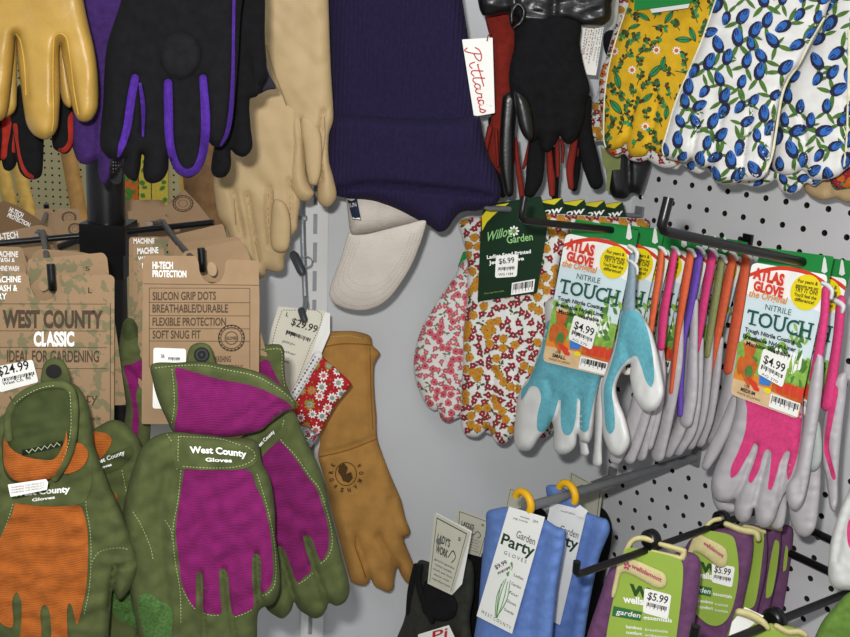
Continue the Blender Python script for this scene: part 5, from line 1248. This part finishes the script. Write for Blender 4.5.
m = quad((509, 506.5), (545, 517), (512, 634), (476.5, 616)); fg = lambda ab, off: pt.pt(m(ab), .0008 + off*.5)
q = MB(); m_gpg = M('ink_bottle_green', '#1f3d24', .6, .05, 60, 0); m_stem = M('ink_leaf_green', '#5d9a48', .6, .15, 200, 0)
ink(q, fg, 'Garden', (.40, .235), (.93, .25), (0, -.062), 0, .0); ink(q, fg, 'Party', (.06, .33), (.98, .345), (0, -.095), 0, .02); ink(q, fg, 'G L O V E S', (.22, .405), (.85, .415), (0, -.03), 0, 0)
ink(q, fg, 'washable', (.36, .06), (.62, .06), (0, -.016), 0, 0); ink(q, fg, 'pig suede', (.2, .09), (.6, .09), (0, -.016), 0, 0); ink(q, fg, 'SM', (.72, .07), (.85, .07), (0, -.022), 0, 0)
for i, s_ in enumerate(('Ladies', 'Garden', 'for', 'Gloves', 'Suede')): ink(q, fg, s_, (.63, .55 + i*.075), (.9, .555 + i*.075), (0, -.024), 0, 0)
ink(q, fg, 'W E S T  C O U N T Y', (.08, .955), (.93, .975), (0, -.028), 0, 0)
for x0, x1, x2, y0 in ((.42, .36, .46, .62), (.46, .44, .50, .60), (.52, .55, .52, .62), (.58, .63, .50, .60), (.38, .40, .49, .66)): flat(q, fg, stroke([[x0, y0], [x1, .76], [x2, .93]], [.018, .022, .018], .03), 1, .0003)
for x, y in ((.42, .50), (.50, .48), (.46, .54)): flat(q, fg, ell(x, y, .05, .03, 30, 10), 1, .0003)
q.build('lettering', [m_gpg, m_stem], tg)
sticker(tg, pt, P('493.5,565 508,558.5 512.5,569 498,578'), [('$9.99', (496, 569.5), (507.5, 563.5), 4.2)], .001, [((497.5, 572.5), (510, 566), (.8, 3.2))])
t, pt, tg = garden_party('periwinkle blue suede gloves with a white tag, second on the grey hook', (567, 494.5), P('546,487 556,485 570,492 586,511 600,517 607.5,520 610,530 606,541 600,556 592,590 584,640 578,690 520,690 534,620 546,560 552,520'), '551,502 587,511 560,625 527,610', False)
m2 = quad((551, 502), (587, 511), (560, 625), (527, 610)); fg2 = lambda ab, off: pt.pt(m2(ab), .0008 + off*.5)
q = MB(); ink(q, fg2, 'Garden', (.40, .235), (.93, .25), (0, -.062), 0, .0); ink(q, fg2, 'Party', (.06, .33), (.98, .345), (0, -.095), 0, .02); ink(q, fg2, 'washable', (.3, .06), (.7, .06), (0, -.016), 0, 0); q.build('lettering', [m_gpg], tg)
q = MB(); q.slab(sub(pt, .003), P('574,509 580,505 588,511 584,518 577,516'), 0, .002); q.build('plastic_clip', [m_cwht], t)

m_ctag = M('cream_tag', '#c6c5b2', .75, .04, 40, .02)
m_dko = M('dark_olive_cloth', '#2c2e26', .95, .2, 110, .35, 1200)
def cream_tag(par, pl, Q, h=0., txt=True):
    m = quad(*Q); q = MB(); q.slab(pl, np.array(Q, float), h, .0007); c = q.build('hang_tag', [m_ctag], par)
    f_ = lambda ab, off: pl.pt(m(ab), h + .0007 + off*.5); q = MB()
    for ln in ([[.08, .05], [.93, .05]], [[.08, .05], [.08, .95]], [[.93, .05], [.93, .95]]): stitch(f_, pl, q, ln, .03, .02, .012, .0003, 0) if False else flat(q, f_, stroke(ln, .014, .2), 0, .0003)
    if txt:
        ink(q, f_, "LADY'S", (.16, .36), (.55, .36), (0, -.11), 0, .02); ink(q, f_, 'WORK', (.16, .52), (.55, .52), (0, -.11), 0, .02); ink(q, f_, 'S', (.74, .2), (.82, .2), (0, -.05), 0, .02)
        for i, s_ in enumerate(('genuine goatskin', 'machine washable', 'touch and close', 'elastic wrist', 'reinforced')): ink(q, f_, s_, (.15 + .05*(i % 2), .63 + i*.07), (.85 - .06*(i % 2), .63 + i*.07), (0, -.03), 0, 0)
        flat(q, f_, stroke([[.58, .5], [.68, .38], [.8, .46], [.72, .55]], .02, .05), 0, .0003)
    q.build('lettering', [m_black], c); return c
zt = along(TH_, 450, -3.5)[2]
pC1 = row(445, 540, zt + .004)
t = thing('work_gloves', 'dark olive and black gloves with a cream tag, foremost on the thin grey hook', 'gloves', pC1.pt(np.array([445., 560.])), 'cream tagged dark gloves')
cream_tag(t, sub(pC1, .012), [(434.5, 513), (470, 532), (451.5, 595), (427.5, 583.5)]); q = MB(); q.slab(sub(pC1, .008), P('436,512.5 472,531 462,584 452,595'), 0, .0007); q.build('tag_back', [m_cwht], t)
S_ = Surf(sub(pC1, -.01), P('420,560 440,565 470,560 474,590 470,620 474,690 380,690 396,640 404,620 410,590 415,570'), .014, 12, [(P('420,600 430,625'), 5, .2)], wr=.001); q = MB(); S_.mesh(q); g = q.build('glove', [m_dko], t)
S2 = Surf(sub(pC1, .002), P('427,580 452,594 458,606 454,618 440,622 424,614 421,596'), .007, 6, wr=.0008); q = MB(); S2.mesh(q); q.build('wrist_strap', [m_bk], g)
strip(g, sub(pC1, .004), '421,566 418,580 423,600 432,622', [5, 6, 7, 5], m_bk, .005, 'loop'); strip(g, sub(pC1, -.004), '416,566 411,590 408,614', [6, 7, 5], m_bk, .005, 'loop')
q = MB(); pw = sub(pC1, .012); q.slab(pw, P('418,634.5 449,625 456,640 452,690 420,690'), 0, .0008); lb = q.build('swing_label', [m_paper], g); q = MB(); ink(q, pw.on, 'Pi', (432, 641), (447, 637), (-2, -9), 0, .01, shear=.3, off=.0014); q.build('lettering', [m_rink], lb)
z2 = along(TH_, 475, -3.5)[2]; pC2_ = row(472, 530, z2 + .004)
t = thing('work_gloves', 'dark gloves with a cream tag, second on the thin grey hook', 'gloves', pC2_.pt(np.array([470., 550.])), 'cream tagged dark gloves')
cream_tag(t, sub(pC2_, .004), [(457, 508.5), (492, 521.5), (481, 557), (455, 550)])
S_ = Surf(sub(pC2_, -.012), P('456,548 480,552 492,560 490,600 488,690 450,690 456,620 452,580'), .012, 9, wr=.001); q = MB(); S_.mesh(q); q.build('glove', [m_bk], t)
for lbl, x, Q in (('dark gloves with a cream tag showing its corner above the foremost blue gloves', 525, [(509, 487), (532, 497), (528, 520), (503, 515)]), ('dark gloves with a cream tag above the second blue gloves, in the corner', 586, [(569, 470.5), (603, 489), (599, 520), (566, 505)])):
    z = along(TH_, x, -3.5)[2]; p_ = row(x, 500, z + .004)
    t = thing('work_gloves', lbl, 'gloves', p_.pt(np.array([x, 520.])), 'cream tagged dark gloves'); cream_tag(t, sub(p_, .006), Q, txt=False)
    S_ = Surf(sub(p_, -.010), np.array([[x-14., 512], [x+16, 508], [x+26, 530], [x+18, 580], [x+10, 640], [x-24, 640], [x-18, 560]]), .008, 8); q = MB(); S_.mesh(q); q.build('glove', [m_bk], t)

# ================================================================== purple gloves with lime labels
m_plum = M('plum_cloth', '#6c4468', .92, .14, 140, .4, 1000)
m_lime = M('lime_label', '#94ae46', .55, .05, 30, .02)
m_crm = M('cream_knit_cuff', '#cfc48c', .9, .08, 160, .4, 900)
m_band = M('green_band', '#2f6a3c', .6, .05, 30, 0)
WHk = (797, 496.8); Wt = 0.8
hook('black hook with an upturned tip holding the plum gloves with lime labels', WHk, Wt, 575.5, .0036, up_=.014)
GWl = 'plum gloves with lime labels on the lower hook'
def knob(par, x, y, Z, r):
    q = MB(); c = world(ray(x, y)*Z); q.tube([c + WM @ (INTO*k) for k in (-.006, -.004, .004, .006)], [r*.7, r, r, r*.7], 16); q.box(c + np.array([0, 0, -r*1.4]), Wd(ROW*r*.45), np.array([0, 0, r*.8]), Wd(INTO*.003)); return q.build('plastic_hanger', [m_blk], par)
def plum(lbl, x, outg, lab, cuff, curls, kn, yaw=-18, dz=0., sticker_=None, txt=True):
    Z = along(WHk, x, Wt)[2] + dz; pl = Pl(x, 560, Z, yaw)
    t = thing('gardening_gloves', lbl, 'gloves', pl.pt(np.array([x, 580.])), GWl)
    S_ = Surf(sub(pl, -.012), P(outg), .012, 9, wr=.0012, ws=14, seed=int(x)); q = MB(); S_.mesh(q); g = q.build('glove', [m_plum], t)
    for c_, w_ in curls: strip(g, sub(pl, -.002), c_, w_, m_crm, .006, 'cuff_hem')
    pf = sub(pl, .004); q = MB(); q.slab(pf, smooth(P(lab), 2.5), 0, .0009); lb = q.build('hang_label', [m_lime], t)
    if cuff: s2 = Surf(sub(pl, .006), P(cuff), .0035, 4); q = MB(); s2.mesh(q); cf = q.build('cuff_flap', [m_crm], g)
    if kn: knob(t, *kn)
    return t, pf, lb, (s2 if cuff else None), (cf if cuff else None)
m_mgi = M('ink_magenta', '#b03a68', .6, .05, 60, 0); m_lim2 = M('ink_dark_leaf', '#2a4a22', .6, .05, 60, 0)
t, pf, lb, s2, cf = plum('plum gloves with a lime label priced $5.99, foremost on the lower hook', 650, '586,640 600,596 608,572 616,560 630,556 660,556 690,552 700,560 698,600 692,640 690,690 580,690', '626,549 640,549 679,559 683,567 681,600 676,640 670,690 604,690 606,640 613,600 620,566',
    '621,556.5 634,559 650,566 664,573 667,580 665,587 657,588.5 645,582 632,575 622,573 617,590 613.5,599 611,598 614,580',
    [('626,552 632,541 642,538 652,541', [6, 6, 6, 6]), ('652,552 668,556 682,558 684,551', [6, 7, 7, 6]), ('660,544 674,548 684,551', [5, 6, 6])], (651, 539.5, along(WHk, 651, Wt)[2], .010))
f_ = lambda xy, off: pf.pt(xy, .0009 + off)
q = MB(); ink(q, s2.on, 'wellslamont', (631, 567.5), (661, 582), (1.4, -4), 0, .03, off=.001)
for a in range(0, 360, 72): S_d = ell(627 + 2.3*math.cos(a/57.3), 566 + 2.6*math.sin(a/57.3), 1.7, 1.2, a, 8); flat(q, s2.on, S_d, 0, .0012)
q.build('lettering', [m_mgi], cf)
q = MB(); ink(q, f_, 'wells', (623, 602), (643.5, 605), (0, -7), 0, .04)
flat(q, f_, P('613.5,606 642,612 640.5,621 612,616'), 1, .0004); ink(q, f_, 'garden', (616, 613.8), (640, 618), (.3, -5), 0, .01, shear=.2); ink(q, f_, 'essentials', (643.5, 619), (672, 622.5), (.2, -4), 0, .02)
for k, (a, b) in enumerate((('bamboo', 'breathable'), ('comfort', 'antibacterial'), ('small', 'washable'))): ink(q, f_, a, (626, 628 + k*5.5), (642, 630 + k*5.5), (0, -3.2), 0, .02); ink(q, f_, b, (645, 630.5 + k*5.5), (668, 633 + k*5.5), (0, -2.6), 0, 0)
ink(q, f_, 'W', (629, 594), (650, 599), (.6, -10), 2, .06)
q.build('lettering', [m_white, m_band, m_lim2], lb)
sticker(lb, pf, P('644.5,588 671.5,595 667.8,619.5 642.7,612.5'), [('$5.99', (647, 599), (667, 604), 7.5)], .0014, [((647, 602), (667, 607), (-1, 6))])
t, pf2, lb, s2, cf = plum('plum gloves with a lime label, second on the lower hook behind the priced pair', 716, '676,640 684,590 684,555 690,540 710,530 740,528 752,534 752,560 744,600 736,640 734,690 676,690', '698,531 712,531 732,536 736,545 738.5,565 738,582 734,603 728,618 720,625 710,625 699,617 690,607 686,594 688,570 693,545',
    '697,532 706,537 718,543 726,549 728,557 726,566 719,567.5 709,560 699,553 694,552 690,560 687,557 690,545',
    [('702,531 712,521 720,519', [5, 5, 5]), ('726,524 742,530 756,533 758,539', [6, 7, 7, 6])], (721.5, 519, along(WHk, 721, Wt)[2], .009))
f2 = lambda xy, off: pf2.pt(xy, .0009 + off)
q = MB(); ink(q, s2.on, 'wellslamont', (703, 544), (723, 558), (1.2, -3.6), 0, .03, off=.001); q.build('lettering', [m_mgi], cf)
q = MB(); ink(q, f2, 'wells', (696, 577), (712, 579.5), (0, -6), 0, .04); flat(q, f2, P('688,583 712,588 711,597 689,592'), 1, .0004); ink(q, f2, 'garden', (690, 590), (710, 594), (.3, -5), 0, .01, shear=.2); ink(q, f2, 'essentials', (713, 595), (732, 598.5), (.2, -3.4), 0, .02)
ink(q, f2, 'W', (700, 571), (718, 575), (.5, -9), 2, .06)
for k, a in enumerate(('bamboo', 'comfort')): ink(q, f2, a, (698, 602 + k*6), (713, 604 + k*6), (0, -3.2), 0, .02); ink(q, f2, 'breathable', (715, 605 + k*6), (728, 607 + k*6), (0, -2.6), 0, 0)
q.build('lettering', [m_white, m_band, m_lim2], lb)
sticker(lb, pf2, P('712,563 735,567 732,587.5 711.5,582'), [('$5.99', (714, 572), (730, 575.5), 6.5)], .0014, [((714, 574.5), (731, 578), (-.6, 5))])
for i, (x, og, lab, cur, lbl) in enumerate([(748, '728,690 736,600 738,545 745,526 756,525 766,530 766,570 756,620 752,690', '753,530 760,532 764,534 762,560 758,590 754,606 748,609 742,608 748,580', [('744,527 754,529 764,532', [6, 6, 5])], 'plum gloves with a lime label edge, third on the lower hook'),
                          (765, '745,690 752,600 758,540 762,524 776,524 781,532 778,570 768,620 766,690', '775,540 779,542 778,560 775,580 771,596 766,598 768,575', [('764,526 772,527 780,529', [5, 6, 5])], 'plum gloves with a lime label edge, fourth on the lower hook'),
                          (782, '752,690 764,620 772,560 776,532 782,525 792,527 793,540 788,580 782,618 776,690', '786,545 788,548 786,570 783,572', [], 'rearmost plum gloves on the lower hook, against the pegboard')]):
    plum(lbl, x, og, lab, None, cur, None, yaw=-30, dz=.012*i - .006)
# lower right hook with another pair of the same kind, and green gloves at the corner
LH = (872, 583); Lt = 3.6
hook('black hook with a plastic hanger at the bottom right', LH, Lt, 690, .0042)
zl = along(LH, 774, Lt)[2]; pl = Pl(765, 630, zl, -25)
t = thing('gardening_gloves', 'gloves with a cream cuff and lime label under the bottom right hook', 'gloves', pl.pt(np.array([765., 630.])), GWl)
S_ = Surf(pl, P('736,609 742,609 770,622 800,630 806,650 800,690 720,690 726,640 733,618'), .010, 7); q = MB(); S_.mesh(q); g = q.build('glove', [m_lime], t)
strip(g, sub(pl, .011), '739,612 750,615 762,622 768,628', [8, 9, 8, 6], m_crm, .006, 'cuff_hem'); strip(g, sub(pl, .010), '776,626 788,632 800,632 806,636', [6, 7, 7, 5], m_crm, .006, 'cuff_hem')
q = MB(); q.slab(sub(pl, .010), P('745,607 764,616 738,636 728,640 732,622'), 0, .0009); q.build('hang_label', [m_cwht], t)
knob(t, 774.5, 619.5, zl - .004, .0115)
pG2 = Pl(840, 620, .86, -20)
t = thing('gardening_gloves', 'plain green cloth glove in the bottom right corner', 'gloves', pG2.pt(np.array([840., 620.])))
S_ = Surf(pG2, P('850,592 900,580 900,690 800,690 812,645 822,622 835,606'), .014, 10, wr=.001); q = MB(); S_.mesh(q); q.build('glove', [M('grass_green_cloth', '#5f7f34', .92, .12, 140, .35, 1100)], t)
# crossbars lying on the pegboard
def bar(lbl, a, b, r=.0045):
    A, B = board_cam(*a) - INTO*.012, board_cam(*b) - INTO*.012
    t = thing('wall_bar', lbl, 'bar', world(A), 'black bars on the pegboard'); q = MB(); q.tube([world(A), world((A+B)/2), world(B)], r, 12); q.build('rod', [m_blk], t)
    for P_ in (A*.9+B*.1, A*.1+B*.9): q = MB(); q.tube([world(P_), world(P_ + INTO*.014)], .003, 8); q.build('stud', [m_blk], t)
bar('lower black bar across the pegboard right of the plum gloves', (778, 542), (905, 601)); bar('upper black bar across the pegboard at the right edge, below the pink gloves', (800, 520), (905, 569))

# ================================================================== tan gauntlet, tag, and printed band on the clip strip
m_gaunt = M('gold_suede', '#a67a3e', .95, .16, 45, .3, 900)
pN = Pl(360, 460, 1.262)
t = thing('leather_gloves', 'long golden tan suede gauntlet gloves hanging against the grey panel', 'gloves', pN.pt(np.array([360., 460.])))
out = P('317,345 324,335 331,331.5 342,331 353,331 363,333 370.5,336.5 372.5,345 380,353 377,359 374,366 374,390 376,415 377,437 383,456 390,474 396,488 401,500 405,517 410,531 408,536 403.5,538 409,553 416,571 416,580.5 412,584 406.5,582.5 401,575 397,567 394,580 393.5,588 390,591.8 386,591.8 380,589 374.5,586 370,578 369,582 365,585.5 360,585.5 355,584 351,582 345,562 339.5,541 331,508 323,474 318,456 320,441 319,400')
S_ = Surf(pN, out, .016, 12, [(P('356,536 362,555 369,580'), 2.8, .5), (P('378.6,536 386,550 397,566'), 2.8, .5), (P('320,455 345,449 377,437'), 2.2, .35), (P('369,345 370,390 372,435'), 3, .3), (P('390,500 396,520 402,537'), 3, .3)], wr=.001, ws=22, seed=5)
q = MB(); S_.mesh(q); g = q.build('gauntlet', [m_gaunt], t)
q = MB(); S_.stitch(q, P('330,337 342,336 352,336 362,339'), off=.0012); q.build('stitching', [m_thr], g)
q = MB(); seamline(S_, q, '324,347 340,344 358,344 371,345', .0006); seamline(S_, q, '319,457 345,451 377,439', .0007); seamline(S_, q, '370,347 371,390 373,430', .0005); seamline(S_, q, '356,535 355,545 360,560 366,578', .0006); seamline(S_, q, '378,535 384,545 392,560', .0006); q.build('seam', [M('gold_suede_seam', '#7d531d', .9, .05)], g)
q = MB(); m_stamp = M('branding_ink', '#4a3216', .9, .05)
for r_ in (10.5,): 
    v = ell(346, 474, r_, r_*1.1, n=40); 
    for a, b in zip(v[::1], np.roll(v, -1, 0)): flat(q, S_.on, stroke([a, (a+b)/2, b], .8, 2), 0, .0012)
flat(q, S_.on, P('339,466 344,463 348,468 346,474 351,472 353,478 349,483 343,481 341,476 338,472'), 0, .0012)
for i, ch in enumerate('WOMANSWORK'):
    a = math.radians(-30 + i*27); r_ = 13.2; c_ = np.array([346 + r_*math.cos(a), 474 + r_*1.1*math.sin(a)]); tx = np.array([-math.sin(a), math.cos(a)]); 
    ink(q, S_.on, ch, c_ - tx*1.6, c_ + tx*1.6, np.array([math.cos(a), math.sin(a)])*4.2, 0, .04, off=.0012)
q.build('stamp', [m_stamp], g)
# the clip strip
m_strip = M('steel_strip', '#8f9498', .4, .05, metal=.5)
ws_ = lambda x, y, d: wall.cam(np.array([x, y], float)) + WN*d
t = thing('clip_strip', 'narrow steel clip strip hanging beside the slotted upright', 'clip strip', world(ws_(303, 205, .03)))
q = MB(); q.tube([world(ws_(x, y, d)) for x, y, d in ((302.5, 198, .012), (302.5, 207, .03), (303.3, 240, .035), (304.8, 275, .035), (305.6, 290, .04), (306, 298, .045))], .0032, 10); q.tube([world(ws_(305.4, 290, .04)), world(ray(305.6, 303)*1.165), world(ray(304, 311)*1.146)], .003, 10); q.build('strip', [m_strip], t)
q = MB(); q.box(world(ws_(303, 213.5, .03)), Wd(RTc*.0045), Wd(FWc*.004), np.array([0, 0, .0022])); q.build('collar', [m_strip], t)
def clip_(x0, y0, x1, y1, w_, o_=1.165):
    A, B = ray(x0, y0)*o_, ray(x1, y1)*(o_ - .005); d = (B-A)/2; s_ = np.cross(d, WN); s_ /= np.linalg.norm(s_)
    q = MB(); q.tube([world(A), world(A + d*.3), world(A + d*1.7), world(B)], [w_*.6, w_, w_, w_*.7], 10); q.build('clip', [M('dark_clip', '#3a3d3f', .4, .1, 60, .03)], t)
clip_(292.5, 252, 303, 274, .0055); clip_(300.5, 308, 305, 322, .0042, 1.142)
q = MB(); c_ = ws_(307, 255, .04); q.tube([world(c_ + RTc*.0065*math.cos(a) + UPc*.0065*math.sin(a)) for a in np.linspace(0, 6.28, 20)], .0008, 6); q.build('ring', [m_strip], t)
pS = Pl(300, 350, 1.165)
t = thing('swing_tag', 'cream paper tag priced $29.99 clipped in front of the tan gauntlet', 'tag', pS.pt(np.array([300., 350.])))
for d_, pg_ in ((-.004, '283,311 330,313 330,333 322,352 300,402 272,384'), (-.002, '280,308 328,312.5 327,330 312,356 292,402 264,382')):
    q = MB(); q.slab(sub(pS, d_), P(pg_), 0, .0007); q.build('leaf', [m_cwht], t)
q = MB(); q.slab(pS, P('278.5,306.5 325.5,311 312,352 293,402 262,380 271,330'), 0, .0007); tg = q.build('leaf', [M('tag_cream', '#dedac8', .75, .03, 40, .02)], t)
q = MB(); ps = lambda xy, off: pS.pt(xy, .0008 + off); dn = np.array([-.32, .95]); up_ = np.array([.35, -.94]); rt = np.array([.95, .30])
a0 = np.array([295., 329.])
ink(q, ps, '$29.99', (290.5, 324.5), (316, 333), up_*7.5, 0, .01); 
for k in range(4): ink(q, ps, ('WW 4400 L', 'gauntlet glove', 'leather', 'made for women')[k], a0 + dn*(6.5 + k*9.5) - rt*8, a0 + dn*(6.5 + k*9.5) + rt*(9 - 4*(k % 2)), up_*2.6, 0, 0)
bars(q, ps, (287, 330), (311, 338.5), dn*5.5, 22, 0, .0004, 5); ink(q, ps, 'L', (285.5, 316), (288, 316.6), up_*4, 0, .02)
stitch(ps, pS, q, P('283,310 321,313.5 309,350 291,397'), 1.6, 1.2, .6, .0003, 0); stitch(ps, pS, q, P('282,311 275,332 266,378'), 1.6, 1.2, .6, .0003, 0)
q.build('lettering', [m_black], tg)
pR_ = Pl(320, 400, 1.16)
t = thing('fabric_swatch', 'red flowered cloth swatch with a white braid hanging over the tan gauntlet', 'cloth', pR_.pt(np.array([320., 400.])))
S_ = Surf(pR_, P('315,353 320,355 330,363 341,373 351.5,383.5 350,387 344,394 336,404 327,420 318,435 309,428 300,425 291,410.5 297,395 304,375 310,360'), .008, 7, [], wr=.0008, ws=14, seed=4)
q = MB(); S_.mesh(q, step=2.6); rr = random.Random(4)
for i, (x, y) in enumerate(scatter(S_.out, 9.0, 900, rr, 1.)):
    R_ = rr.uniform(4.5, 6.5); o = i*5e-6; a = rr.uniform(0, 6)
    for j in range(9): S_.decal(q, xf(LEAF*np.array([1, 1.1]), x, y, a + j*.698, R_), .0004+o, 1 if i % 3 else 3)
    S_.decal(q, ell(x, y, R_*.45, R_*.45, n=10), .0006+o, 2 if i % 2 else 4); S_.decal(q, ell(x, y, R_*.2, R_*.2, n=8), .0008+o, 5)
for i, (x, y) in enumerate(scatter(S_.out, 4.5, 900, rr, .6)): S_.decal(q, ell(x, y, .9, .9, n=6), .0003, (1, 4, 3)[i % 3])
S_.flush(q)
q.build('cloth', [M('swatch_red', '#a81c24', .85, .08, 120, .2), p_wht, p_teal, M('print_olive_gold', '#9a8a2c', .9, .2), p_pink, p_gold], t)
S2 = Surf(sub(pR_, -.006), P('302,427 311,430 318,434 314,443 307,450 303,446 301,436'), .004, 4); q = MB(); S2.mesh(q, step=2.4); blossoms(S2, q, 3.6, 9, R=2.6); S2.flush(q); q.build('tail', [m_wcl, p_teal, p_red, p_dgrn, p_org], t)
o, S3 = strip(t, sub(pR_, .009), '318,356 309,370 298,389 288,404', [9, 9, 9, 9], m_wcl, .003, 'braid')
q = MB(); 
for i in range(15):
    p_ = np.array([317, 358.]) + (np.array([289, 403.]) - np.array([317, 358.]))*i/14; S3.decal(q, ell(p_[0]-2, p_[1]-1, 1.3, .9, 120, 8), .0006, i % 3); S3.decal(q, ell(p_[0]+2, p_[1]+1, 1., .8, 120, 8), .0006, (i+1) % 3)
S3.flush(q); q.build('braid_print', [p_teal, p_red, p_dgrn], o)
